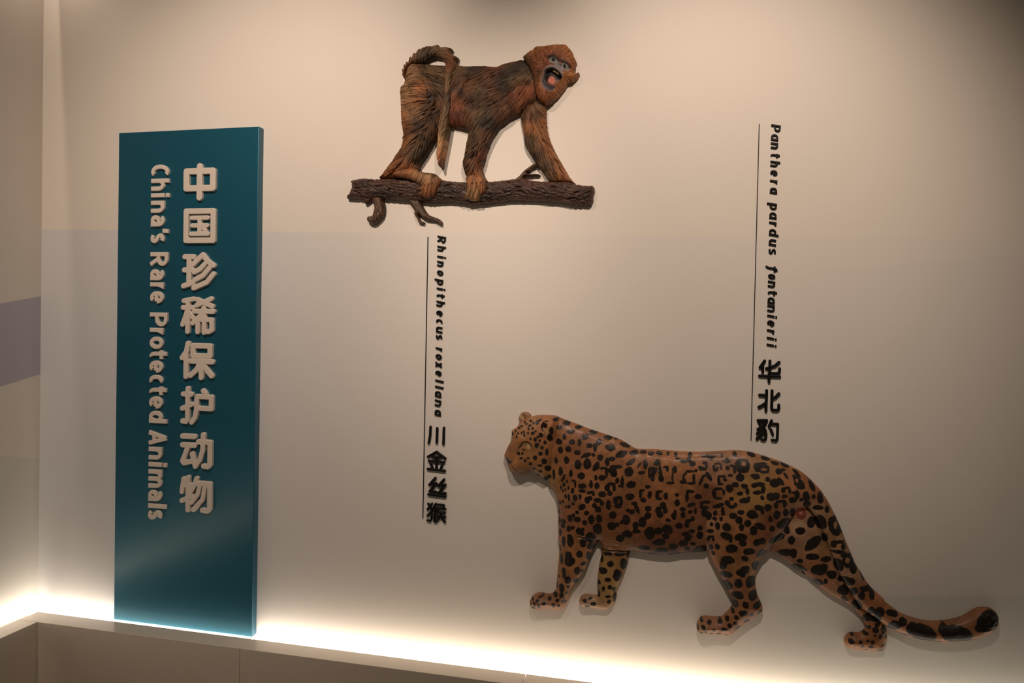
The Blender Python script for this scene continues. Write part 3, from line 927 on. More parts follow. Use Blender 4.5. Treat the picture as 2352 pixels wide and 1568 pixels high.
    HF = [(1235, 118, 205), (1255, 108, 250), (1275, 105, 265), (1300, 112, 300), (1315, 135, 335), (1320, 150, 350), (1220, 140, 165), (1215, 155, 150), (1222, 175, 150), (1228, 195, 140), (1235, 215, 115),
          (1250, 232, 95), (1270, 230, 75), (1288, 212, 55), (1300, 195, 45), (1318, 175, -15), (1320, 182, 5), (1255, 165, 170), (1250, 190, 130), (1290, 120, 290), (1265, 125, 260)]
    hfur = Fur(bbox_of(HEAD, 2), 0.5, flow_field(HF), lambda x, y: head_sd(x, y) < 1, [(1000, (7, 14), (1.3, 2.0), (0.0, 0.2)), (700, (8, 18), (0.8, 1.3), (0.3, 0.65))], 21, 0.25)
    eyes = Z3([(878, 508), (1115, 642)])
    SKIN = sp(Z3([(790, 500), (820, 450), (890, 440), (945, 490), (985, 560), (1030, 590), (1085, 600), (1140, 580), (1190, 610), (1200, 670), (1185, 720), (1120, 735), (1075, 720),
                  (1075, 800), (1062, 870), (1010, 940), (950, 1000), (915, 1060), (885, 1130), (830, 1165), (770, 1160), (700, 1125), (650, 1070), (638, 1005), (650, 920), (668, 840), (690, 760),
                  (740, 700), (830, 650), (910, 625), (880, 600), (810, 575)]))
    MOUTH = sp(Z3([(712, 775), (760, 735), (830, 712), (900, 725), (970, 765), (1030, 830), (1045, 885), (1010, 925), (940, 930), (915, 1000), (885, 1040), (800, 1028), (735, 990), (702, 930), (700, 850)]))
    BROW = Z3([(790, 470), (830, 440), (890, 432), (950, 475), (1010, 530), (1080, 548), (1150, 570), (1200, 610), (1210, 650)])
    LOWLIP = sp(Z3([(690, 850), (652, 930), (638, 1010), (660, 1070), (710, 1128), (780, 1160), (840, 1160), (885, 1115), (915, 1040), (870, 1062), (790, 1045), (725, 1005), (695, 940)]))
    mz = Z3([(900, 830)])[0]

    def head_h(X, Y, d):
        s = -poly_sd(X, Y, SKIN)
        skin = 1 / (1 + np.exp(-s / 1.0))
        h = 0.020 + 0.012 * sstep(-X, -1292, -1240) + 0.026 * dome(d, 28)
        h += 0.013 * np.exp(-(((X - mz[0]) / 22) ** 2 + ((Y - mz[1]) / 27) ** 2) ** 1.5)
        h += 0.0032 * hfur.h(X, Y) * (1 - skin)
        h += 0.0035 * np.exp(-(path_dist(X, Y, BROW) / 3.0) ** 2)
        for ex, ey in eyes:
            r = np.hypot(X - ex, Y - ey)
            h += -0.004 * np.exp(-(r / 6.5) ** 2) + 0.0022 * np.exp(-((r - 5.6) / 1.3) ** 2)
        h += 0.003 * np.exp(-(path_dist(X, Y, Z3([(1000, 600), (960, 680), (900, 690)])) / 4) ** 2)
        for n in Z3([(992, 608), (1030, 626)]): h -= 0.003 * np.exp(-(np.hypot(X - n[0], Y - n[1]) / 1.4) ** 2)
        mo = poly_sd(X, Y, MOUTH)
        h += 0.0035 * np.exp(-((mo - 2.2) / 2.2) ** 2)
        h -= 0.022 / (1 + np.exp(np.clip(mo / 0.7, -40, 40)))
        h -= 0.006 * np.exp(-(path_dist(X, Y, Z3([(455, 290), (475, 380), (505, 450)])) / 2.0) ** 2)
        return h

    def head_paint(X, Y):
        G = [(1240, 150, (.24, .072, .024)), (1280, 115, O_), (1310, 138, O_), (1235, 120, O_), (1220, 150, M_), (1215, 165, M_), (1230, 185, M_), (1235, 215, R_), (1255, 225, (.26, .085, .028)), (1290, 205, O_), (1255, 205, O_), (1315, 172, O_), (1250, 130, R_),
             (1280, 135, R_), (1300, 150, R_), (1270, 140, R_), (1302, 175, O_), (1225, 205, M_)]
        c = guide_colour(X, Y, G, 9) * (0.4 + 0.55 * hfur.tone(X, Y))[:, None]
        w = lambda s, k: (1 / (1 + np.exp(np.clip(s / k, -40, 40))))[:, None]
        c = c + w(poly_sd(X, Y, SKIN), 0.7) * (np.array((.20, .165, .165)) - c)
        c = c + w(poly_sd(X, Y, LOWLIP), 0.8) * (np.array((.07, .052, .056)) - c)
        for e in eyes: c = c + w(np.hypot(X - e[0], Y - e[1]) - 8.2, 0.8) * (np.array((.20, .19, .165)) - c)
        c = c + w(path_dist(X, Y, BROW) - 2.8, 0.9) * (np.array((.018, .012, .010)) - c)
        for e in eyes: c = c + w(np.hypot(X - e[0], Y - e[1]) - 5.0, 0.4) * (np.array((.10, .10, .085)) - c)
        for n in Z3([(992, 608), (1030, 626)]): c = c + w(np.hypot(X - n[0], Y - n[1]) - 1.4, 0.3) * (np.array((.006, .004, .004)) - c)
        c = c + w(poly_sd(X, Y, MOUTH), 0.5) * (np.array((.004, .002, .002)) - c)
        return c

    head = relief('head', head_sd, bbox_of(HEAD), 0.6, head_h, place, root, painted('painted_monkey_head', 0.55, 0.3, 0.0, wear=0.05), {'paint': head_paint})

    def head_part(name, pts, base_h, hh, R, mat, step=0.5):
        p = smooth_path(pts, 4)
        o = relief(name, lambda X, Y: poly_sd(X, Y, p), bbox_of(p), step, lambda X, Y, d: base_h + hh * dome(d, R), place, root, mat)
        o.parent = head
        return o

    eye_mat = plain('glossy_dark_eye', (0.012, 0.009, 0.007), 0.12, 0.6)
    ring_mat = plain('pale_eyelid', (0.30, 0.29, 0.25), 0.4)
    for ex, ey in eyes:
        circ = lambda r, sx=1.0: [(ex + r * sx * math.cos(a * math.pi / 6), ey + r * math.sin(a * math.pi / 6)) for a in range(12)]
        head_part('eyelid', circ(5.4), 0.044, 0.0075, 4.5, ring_mat)
        head_part('eye', circ(3.9), 0.047, 0.0085, 4.0, eye_mat)
    head_part('tongue', Z3([(770, 850), (800, 815), (850, 822), (895, 862), (925, 915), (918, 960), (895, 1010), (870, 1032), (820, 1020), (770, 998), (740, 965), (738, 905)]), 0.036, 0.006, 4,
              plain('pink_tongue', (0.40, 0.115, 0.062), 0.45, 0.4, 0.15, 300))
    tooth_mat = plain('ivory_tooth', (0.50, 0.38, 0.20), 0.35)
    for tx, ty in ((878, 752), (905, 760), (930, 774), (954, 792), (974, 808)):
        head_part('tooth', Z3([(tx - 12, ty - 12), (tx + 11, ty - 9), (tx + 11, ty + 13), (tx - 9, ty + 12)]), 0.048, 0.005, 1.5, tooth_mat, 0.35)

    # branch
    bp = smooth_path(BRANCH, 2)
    branch_sd = lambda X, Y: poly_sd(X, Y, bp) + 0.8 * vnoise(X, Y, 4, 3)
    bark = Fur(bbox_of(bp, 4), 0.8, lambda x, y: 0.12 + 0.38 * vnoise(x, y, 17, 31), lambda x, y: poly_sd(x, y, bp) < 2, [(420, (22, 55), (3.0, 4.8), (0.0, 0.2)), (230, (20, 48), (1.8, 3.2), (0.2, 0.6))], 5, 0.35)

    def bark_paint(X, Y):
        a, b = np.array((.018, .011, .008)), np.array((.105, .046, .030))
        yl = poly_sd(X, Y, bp)
        t = np.clip(0.12 + 0.35 * bark.tone(X, Y) + 0.25 * vnoise(X, Y, 30, 2) + 0.5 * np.exp(yl / 4.0), 0, 1)
        return a + (b - a) * t[:, None]
    branch = relief('branch', branch_sd, bbox_of(bp), 1.0,
                    lambda X, Y, d: 0.008 + 0.026 * dome(d, 25) + 0.0075 * (bark.h(X, Y) - 0.6) * np.clip(d / 4, 0.2, 1), place, root, bark_mat, {'paint': bark_paint})
    for i, t in enumerate(TWIGS):
        p = smooth_path(t, 3)
        tw = Fur(bbox_of(p, 2), 0.8, lambda x, y, i=i: (1.45, .6, 0.95, -0.6)[i] + 0.0 * x, lambda x, y: x > 0, [(90, (12, 26), (1.4, 2.4), (0.0, 0.35))], 60 + i, 0.2)
        o = relief('twig', lambda X, Y: poly_sd(X, Y, p), bbox_of(p), 0.8,
                   lambda X, Y, d: 0.006 + (0.020 if i == 0 else 0.015) * dome(d, 8 if i != 3 else 5) + 0.0016 * tw.h(X, Y), place, root, bark_mat,
                   {'paint': lambda X, Y: np.array((.10, .05, .028)) * (0.5 + 0.9 * tw.tone(X, Y))[:, None]})
        o.parent = branch
    return root


monkey()


# ------------------------------------------------------------------ leopard
L4 = lambda p: zoomed(1130, 930, 5.2275, p)
L5 = lambda p: zoomed(1500, 1000, 4.704, p)
L6 = lambda p: zoomed(1180, 1180, 3.92, p)
L7 = lambda p: zoomed(1700, 1130, 3.7935, p)

L_HEAD = L4([(148, 605), (160, 570), (190, 500), (225, 445), (240, 410), (243, 370), (240, 310), (255, 290), (300, 265), (340, 210), (430, 165), (480, 138), (540, 125), (640, 123), (720, 130),
             (800, 160), (830, 300), (800, 500), (780, 700), (740, 850), (650, 900), (600, 880), (520, 820), (470, 790), (420, 815), (350, 838), (290, 830), (235, 800), (205, 750), (190, 700), (175, 660)])
L_FAREAR = L4([(345, 215), (320, 170), (324, 130), (350, 95), (385, 84), (425, 94), (464, 130), (440, 180)])
L_TORSO = (L4([(640, 200), (690, 135), (740, 128), (800, 150), (900, 190), (1000, 225), (1150, 285), (1300, 335), (1450, 385), (1560, 430), (1640, 480), (1720, 525), (1790, 536), (1900, 536), (2000, 540)])
           + L5([(60, 158), (150, 165), (300, 178), (500, 182), (700, 175), (850, 165), (950, 168), (1050, 182), (1200, 225), (1350, 275), (1470, 325), (1590, 385), (1680, 455), (1780, 555), (1840, 640), (1800, 760), (1500, 850),
                 (1230, 1100), (1000, 1200), (590, 1250), (450, 1257), (300, 1272), (200, 1286), (100, 1288)])
           + L6([(1320, 370), (1220, 360), (1130, 342), (1045, 332), (900, 322), (800, 305), (775, 250), (740, 240), (600, 240), (412, 240), (408, 150), (400, 60)])
           + L4([(805, 1400), (800, 1300), (790, 1200), (770, 1100), (740, 1030), (690, 960), (660, 860), (640, 600)]))
L_FRONT = (L4([(1000, 900), (880, 1000), (800, 1130), (800, 1300), (805, 1400)])
           + L6([(398, 40), (405, 100), (410, 200), (412, 300), (400, 450), (390, 570), (380, 670), (345, 720), (300, 728), (230, 718), (180, 735), (150, 770), (145, 800), (160, 840), (200, 856), (260, 853), (310, 848),
                 (370, 860), (420, 861), (455, 840), (475, 800), (492, 775), (505, 735), (540, 660), (600, 570), (650, 500), (680, 420), (710, 340), (745, 270), (765, 235), (790, 120), (800, 20)])
           + L4([(1330, 1000), (1200, 900)]))
L_FARFRONT = L6([(800, 240), (790, 320), (785, 380), (770, 440), (755, 560), (752, 640), (760, 700), (745, 738), (700, 738), (640, 732), (600, 755), (588, 790), (600, 830), (640, 845), (720, 850), (800, 862), (850, 860), (890, 830),
                 (915, 780), (925, 730), (925, 690), (950, 630), (990, 540), (1020, 450), (1040, 370), (1048, 300), (1000, 220)])
L_HIND = (L5([(1000, 480), (800, 620), (650, 780), (565, 930), (550, 1050), (585, 1245)])
          + L6([(1780, 410), (1830, 510), (1880, 600), (1930, 690), (1965, 760), (1970, 820), (1940, 870), (1900, 910), (1865, 936), (1790, 935), (1710, 930), (1670, 955), (1648, 1000), (1650, 1040), (1670, 1065), (1720, 1078), (1800, 1078),
                (1880, 1086), (1950, 1086), (1990, 1060), (2060, 1000), (2150, 940), (2228, 882), (2242, 852), (2225, 800), (2195, 730), (2180, 650), (2175, 560), (2190, 480), (2220, 420), (2270, 345)])
          + L5([(1400, 1100), (1500, 920), (1530, 780), (1500, 600), (1300, 480)]))
L_FARHIND = (L5([(1250, 1100), (1200, 1220), (1230, 1240), (1350, 1300), (1450, 1370), (1530, 1430), (1640, 1510)])
             + L7([(540, 690), (620, 760), (700, 830), (780, 890), (870, 940), (950, 985), (1000, 1030), (1050, 1080), (1080, 1130), (1100, 1185), (1080, 1215), (1040, 1235), (970, 1235), (930, 1260), (912, 1300), (920, 1335), (950, 1360),
                   (1000, 1372), (1100, 1380), (1200, 1390), (1250, 1380), (1270, 1320), (1284, 1260), (1280, 1190), (1255, 1130), (1150, 1030), (1050, 900), (960, 760), (850, 560), (740, 330), (640, 180), (500, 130), (420, 200)]))
L_TAIL = (L5([(1500, 420), (1640, 440), (1780, 555), (1870, 680)])
          + L7([(715, 0), (762, 70), (820, 180), (870, 290), (910, 390), (950, 490), (1000, 610), (1060, 710), (1110, 790), (1170, 860), (1245, 925), (1268, 960), (1330, 1010), (1400, 1060), (1500, 1100), (1620, 1130), (1730, 1135), (1850, 1120),
                (1950, 1090), (2020, 1050), (2075, 1020), (2150, 1014), (2210, 1030), (2246, 1075), (2250, 1130), (2232, 1180), (2190, 1225), (2100, 1265), (2000, 1290), (1850, 1301), (1700, 1299), (1580, 1286), (1470, 1256), (1380, 1216),
                (1300, 1180), (1250, 1150), (1160, 1090), (1050, 1000), (960, 880), (860, 730), (790, 560), (720, 380), (650, 230), (560, 110), (480, 20)]))

# dark markings read off the enlarged crops: x, y, half width, half height, turn
S4 = """477 183 18 15;403 193 14 12;430 213 12 8;377 240 18 10;345 262 18 10;303 300 12 12;265 335 18 18;340 325 12 12;325 362 10 18;380 318 12 14;408 305 12 12;412 345 12 15;455 320 12 16;460 270 12 14;512 262 10 15
475 235 20 10;515 205 12 18;560 195 24 22;590 170 20 12;515 320 18 18;545 300 12 10;490 383 14 18;545 395 16 22;598 412 12 18;575 368 14 18;610 345 26 30;660 430 18 20;625 488 18 22;565 462 26 28;680 545 18 38;612 560 22 24
545 610 22 25;350 560 18 16;395 560 12 14;408 515 18 10;380 612 16 10;428 640 16 14;465 610 16 12;487 685 20 18;600 705 28 14;520 745 25 12;650 655 28 36;690 740 35 30;715 370 28 46;738 290 20 42;655 232 36 30
755 820 18 60;700 850 22 25;650 875 22 30;565 830 25 22;600 775 25 15;775 165 28 20;900 215 45 25;825 260 35 28;955 305 45 28;1040 262 40 18;1130 372 40 32;885 365 20 35;820 425 38 35;975 430 35 28;1065 430 20 42;840 525 32 40
935 510 32 35;1040 553 35 25;915 640 32 45;785 650 22 35;840 775 28 48;965 795 22 42;1050 690 38 58;1160 685 45 65;1265 715 32 58 30;1150 580 50 28 -20;1100 605 18 16;1232 578 25 22;1310 610 35 35;1090 825 45 40;875 855 16 50 30
1265 845 22 30;1290 430 32 35;1180 470 35 30;1250 490 26 50;1215 325 50 26;1395 385 55 25;1495 400 22 15;1595 475 60 22 20;1430 495 60 42 10;1560 575 72 38 -20;1705 565 50 28;1820 560 40 16;1910 575 36 22;2010 575 36 18
1395 660 26 50;1450 625 40 25;1500 720 70 22;1475 790 36 50;1430 760 26 26;1345 735 40 16;1388 785 18 55;1340 845 38 32;1650 780 50 55;1670 670 55 28 -30;1845 695 26 55;1800 790 42 18;1775 700 10 40 35;1985 680 40 32 -20
1895 790 14 60;1940 745 45 18;1935 830 22 60;2020 760 18 50;2035 860 30 40;1205 920 22 48;1275 940 28 38;1100 945 48 30;1100 1000 38 18;1018 920 14 42;935 968 12 25;878 930 16 25;922 895 12 20;990 880 16 12;985 1000 18 35;845 970 12 20
895 990 10 15;865 1010 10 20;1200 1022 45 16;1235 1042 16 20;1340 1040 45 32;1395 965 32 40;1450 922 48 20;1478 965 22 40;1430 1030 30 32;1515 880 20 35;1575 900 22 68;1540 945 20 16;1680 930 55 40 -20;1665 1070 48 42;1875 955 32 20
1790 1040 18 50;1825 1115 32 28;1820 995 24 14;1897 1050 24 45;1992 1060 22 50;2022 1008 28 14;2020 1100 24 14;1015 1085 30 40;1075 1070 18 28;900 1075 14 25;940 1085 13 40;868 1140 12 20;830 1155 14 22;990 1155 20 18;910 1195 16 15
945 1190 16 18;1160 1110 28 40;1195 1085 26 26;1098 1190 45 34 -30;1280 1110 42 28;1335 1145 25 30;1245 1170 26 28;1290 1220 38 38;1155 1260 28 26;1410 1170 26 60;1495 1115 28 42;1540 1085 32 22;1560 1130 20 50;1525 1182 38 26
1720 1150 35 20;1750 1215 24 62 -20;1690 1250 35 28;1640 1230 22 18;1880 1215 40 36;1875 1300 40 40;2000 1230 35 36;2025 1285 32 36;2060 1190 40 28;955 1325 32 42;1045 1335 40 33;1000 1290 18 25;1045 1255 22 20;1130 1375 28 28
1210 1340 36 58;1300 1330 36 48;875 1375 32 30;865 1430 28 24;940 1450 26 38;990 1435 22 25;1060 1475 30 40;1100 1460 26 26;1100 1510 24 22;1460 1290 45 45;1620 1345 48 58;1810 1380 40 55;1560 1375 20 22;1720 1420 22 50;1880 1500 48 50
2000 1475 40 33;2075 1450 25 35;1280 1470 48 48;1450 1420 50 50;1510 1400 24 24;1630 1510 52 42;820 1370 18 40;830 1510 22 40;950 1550 30 30;1190 1530 38 38;805 1265 18 28;795 1190 10 30;220 665 36 26;200 640 24 10 30"""
S5 = """960 315 76 60;1165 335 76 42;1560 490 36 70 -30;1945 960 60 106 -20;2090 1330 64 70;60 185 30 16;165 190 18 18;245 200 20 22;400 205 22 26;330 265 35 22;270 240 25 12;385 252 25 22;600 215 70 14;620 240 30 14;790 260 42 24;880 195 22 26;740 205 14 18;1060 200 45 22 20;1210 243 48 18 15;1310 290 45 15 15
1425 310 50 22 25;1545 400 55 18 45;425 292 30 30;50 280 32 32;560 282 25 16;530 345 35 18;575 315 13 35;500 325 14 14;655 320 16 25;690 290 35 9;730 320 12 25;670 355 22 14;695 330 12 10;800 335 20 25;850 310 30 12;872 350 16 42;830 410 28 18
920 300 40 45;1000 300 36 46;960 355 62 30;960 255 62 16;1105 310 26 30;1165 292 60 12;1225 345 26 30;1140 360 46 18;1190 372 46 16;1350 375 36 30;1400 358 24 14;1425 420 36 15 50;1525 450 22 42 -30;1600 510 20 48 -30;1545 440 36 12 30;1580 545 38 15 10;1530 500 18 30 -30
1705 530 26 60 -20;15 360 28 32;85 390 16 50;140 325 30 12;95 452 28 28;160 345 14 26;235 350 26 38;212 430 10 50;190 490 38 15;400 368 48 12;335 440 18 46;325 480 36 18;440 440 16 46;410 495 44 14;350 395 16 24;460 360 16 16
520 460 14 56 20;600 420 24 50 -30;570 520 28 28;545 420 34 13 -40;705 460 15 45;740 418 35 13;770 450 18 18;725 500 28 11;930 435 45 40;925 400 20 20;1090 410 46 18;1100 435 40 14;1225 450 26 26;1300 490 55 45;1365 475 25 50 -40
980 520 32 24;880 505 35 26;820 545 38 42;1125 500 65 20;1175 545 22 50;1115 590 45 22;1080 510 26 26;1390 565 22 28;1430 545 40 13;1460 575 18 26;1540 615 26 48;1510 590 24 12;1640 640 36 55;1650 720 40 36;1720 640 25 22;1795 660 36 58;1770 760 58 26
655 600 20 50;700 550 45 17;757 585 16 30;700 650 35 14;45 620 14 45;75 580 28 12;60 660 25 12;140 628 24 38;262 615 20 20;262 700 26 36;400 580 45 18;365 640 18 48;485 635 40 28;930 600 35 18;1005 575 20 36;970 510 30 16
980 670 58 28 -15;1025 640 18 18;1260 630 48 42;1310 625 40 36;1165 642 22 24;1405 632 32 20;1310 720 18 35;1360 682 45 16;1408 712 22 38;1495 675 40 33;1585 675 18 18;1870 780 24 40;840 655 22 20;795 700 28 28;845 738 40 20;880 715 16 20
560 692 50 16;550 748 48 16;520 715 16 26;700 730 60 22 -15;415 722 45 22 -15;110 720 32 26;60 780 34 36;75 825 30 30;135 788 24 30;225 845 28 38;240 800 18 26;320 770 32 22;325 830 26 34;400 800 22 22;455 785 16 35;550 800 32 45;600 840 30 45
665 810 24 28;745 780 20 30;750 815 22 20;660 868 24 20;730 873 18 20;855 832 40 32;935 795 32 28;1055 815 55 44;1100 830 24 24;1125 745 46 28;1165 785 18 36;1225 745 40 38;1320 825 38 46;1420 805 32 38;1250 865 22 30;1500 810 38 48
160 890 28 18;365 920 26 42;390 890 22 20;425 870 22 26;280 945 36 30;60 1000 40 36;145 970 36 36;180 1005 32 30;135 1055 36 28;350 1035 36 26;415 1005 26 22;375 1085 34 32;505 970 26 28;500 1050 34 42;627 925 18 20;690 945 24 40
785 955 44 44;920 880 38 38;1010 910 38 36;945 955 28 38;1075 990 38 48;1150 950 50 34 20;1120 920 40 16;1270 975 30 32;1400 920 82 50 -20;1440 1010 30 40;1330 1090 92 42 -20;1585 1015 54 40;1490 1115 42 44;1720 1150 108 52 -40
1800 920 58 80 -20;1700 925 42 58;1910 950 32 75 -10;1960 880 40 30;2000 980 24 70 -25;1960 1035 46 26 20;1935 1160 32 28;1985 1130 66 18;2042 1180 22 38;1985 1235 75 18 5;615 1000 36 22;590 1095 20 24;620 1065 34 16;645 1095 16 24
620 1185 24 28;690 1170 26 30;645 1248 20 20;785 1050 66 36 20;830 1095 18 26;935 1065 66 42;960 1125 40 34;1110 1120 42 38;1170 1105 38 34;840 1185 62 46;1025 1215 62 36;985 1290 42 28 30;800 1310 70 46;750 1370 36 52;985 1415 50 45
930 1440 44 34;960 1470 28 26;785 1470 66 36;1100 1380 42 56;1160 1240 56 36 -20;910 1530 32 22;1050 1525 46 36;60 1130 70 30;220 1180 48 38;320 1140 42 32;430 1145 26 20;370 1210 32 28;520 1195 56 34;500 1242 86 16;90 1235 66 30;230 1262 56 18
1430 1250 86 40;1510 1258 36 50;1580 1340 34 24;1715 1295 72 34;1590 1420 60 34 30;1790 1435 82 52;1925 1490 48 40;1860 1320 56 30;1850 1090 32 46;1990 1370 32 70 -30;2075 1275 60 24;2140 1320 28 50;2100 1385 40 22;2150 1420 42 52;2250 1490 16 60 -20;2050 1530 66 34"""
S6 = """425 155 18 28;458 230 18 46;522 220 28 50;438 388 14 48;515 400 48 46;505 350 32 34;605 335 28 30;420 290 9 28;680 360 20 40;635 430 22 18;580 490 26 35;620 495 14 16;460 490 20 26;465 535 16 22;500 570 28 33;420 545 8 14;565 585 20 24 30
440 645 24 38;390 630 12 22;500 632 12 16;485 690 12 10;385 710 22 19;443 710 18 22;405 755 18 14;460 770 20 18;367 800 16 22;415 800 12 14;333 748 16 14;285 780 16 16;240 805 14 20;198 780 10 16;228 755 14 12;180 750 12 10;250 730 18 6
190 825 18 14;165 790 8 16;700 190 46 42;635 235 28 42;705 270 34 33;765 110 42 48;795 400 14 30;875 440 30 26;990 440 30 50;808 500 38 28;935 540 38 52;850 580 30 19;768 610 15 20;868 645 20 20;810 660 12 22;908 670 18 20;765 710 11 28
855 732 25 12;910 740 15 44;862 778 16 22;720 800 24 18;645 765 18 15;670 820 20 16;850 345 40 18;960 350 50 18;1030 360 16 30;690 755 18 9;965 200 38 32;1030 160 44 32;1230 150 44 58;1110 80 20 35;1165 50 32 45;1110 135 35 18;1310 128 38 27
1390 115 40 36;1370 175 30 26;1320 230 52 32;1175 290 52 26;1340 310 58 26;1440 275 38 28;1530 240 38 28;1570 190 30 26;1250 345 35 13;1440 347 55 15;1670 312 58 20;1600 130 26 16;1610 245 22 13;1560 300 26 22;1915 625 52 42 20;2015 600 34 38
2125 590 46 52;2010 705 50 40;2150 710 45 46;1990 790 26 34;2080 790 26 30;2060 865 38 26;2000 905 20 20;1970 858 16 20;2190 800 40 28;2140 885 20 22;2210 870 30 16 -30;1920 925 18 20;1990 955 16 16;1940 975 20 18;2095 940 28 18;2010 1000 28 18 -30
1855 955 22 18;1760 955 20 15;1890 1010 28 15;1800 1015 15 15;1705 990 18 18;1725 1030 12 15;1845 1058 18 11;1775 1060 16 9;1915 1075 18 9;1690 945 16 9;1655 1010 8 18;1690 1045 13 13"""
S7 = """680 665 70 46;720 640 36 30;790 705 44 36;740 765 17 25;675 775 45 26 20;890 840 52 44 20;510 650 66 28 20;980 845 33 36;905 920 32 22 30;1010 970 48 40 40;1045 880 28 40;1090 822 60 24;1137 870 26 45;1130 1010 30 33;1195 1025 46 48
1175 1090 45 28;1310 1035 58 24 20;1330 1140 55 44;1400 1110 38 33;1480 1170 50 55;1570 1205 110 70 12;1640 1230 50 50;1760 1180 50 45;1860 1215 130 75 5;1950 1240 55 55;1100 1080 38 33;1245 1190 28 38;1190 1140 24 17;1175 1185 26 28;1115 1170 18 18
1215 1245 18 23;1170 1235 8 10;1090 1225 22 15;975 1240 14 8;960 1285 26 20;1040 1290 15 13;1105 1282 10 10;1145 1295 17 19;1055 1333 17 14;1130 1338 23 12;1240 1325 17 15;1220 1370 20 10;1090 1365 14 6;1265 1255 12 18;1700 1290 42 11
2050 1278 38 9;1420 1235 33 11;940 760 50 36;850 620 36 58 -20;2140 1105 105 80 -20;2090 1160 70 40;2190 1130 55 60"""


def spot_list():
    out = []
    for txt, (ox_, oy_, s) in ((S4, (1130, 930, 5.2275)), (S5, (1500, 1000, 4.704)), (S6, (1180, 1180, 3.92)), (S7, (1700, 1130, 3.7935))):
        for item in txt.replace('\n', ';').split(';'):
            v = [float(k) for k in item.split()]
            a = v[4] if len(v) > 4 else 0.0
            out.append((ox_ + v[0] / s, oy_ + v[1] / s, v[2] / s, v[3] / s, math.radians(a)))
    return out


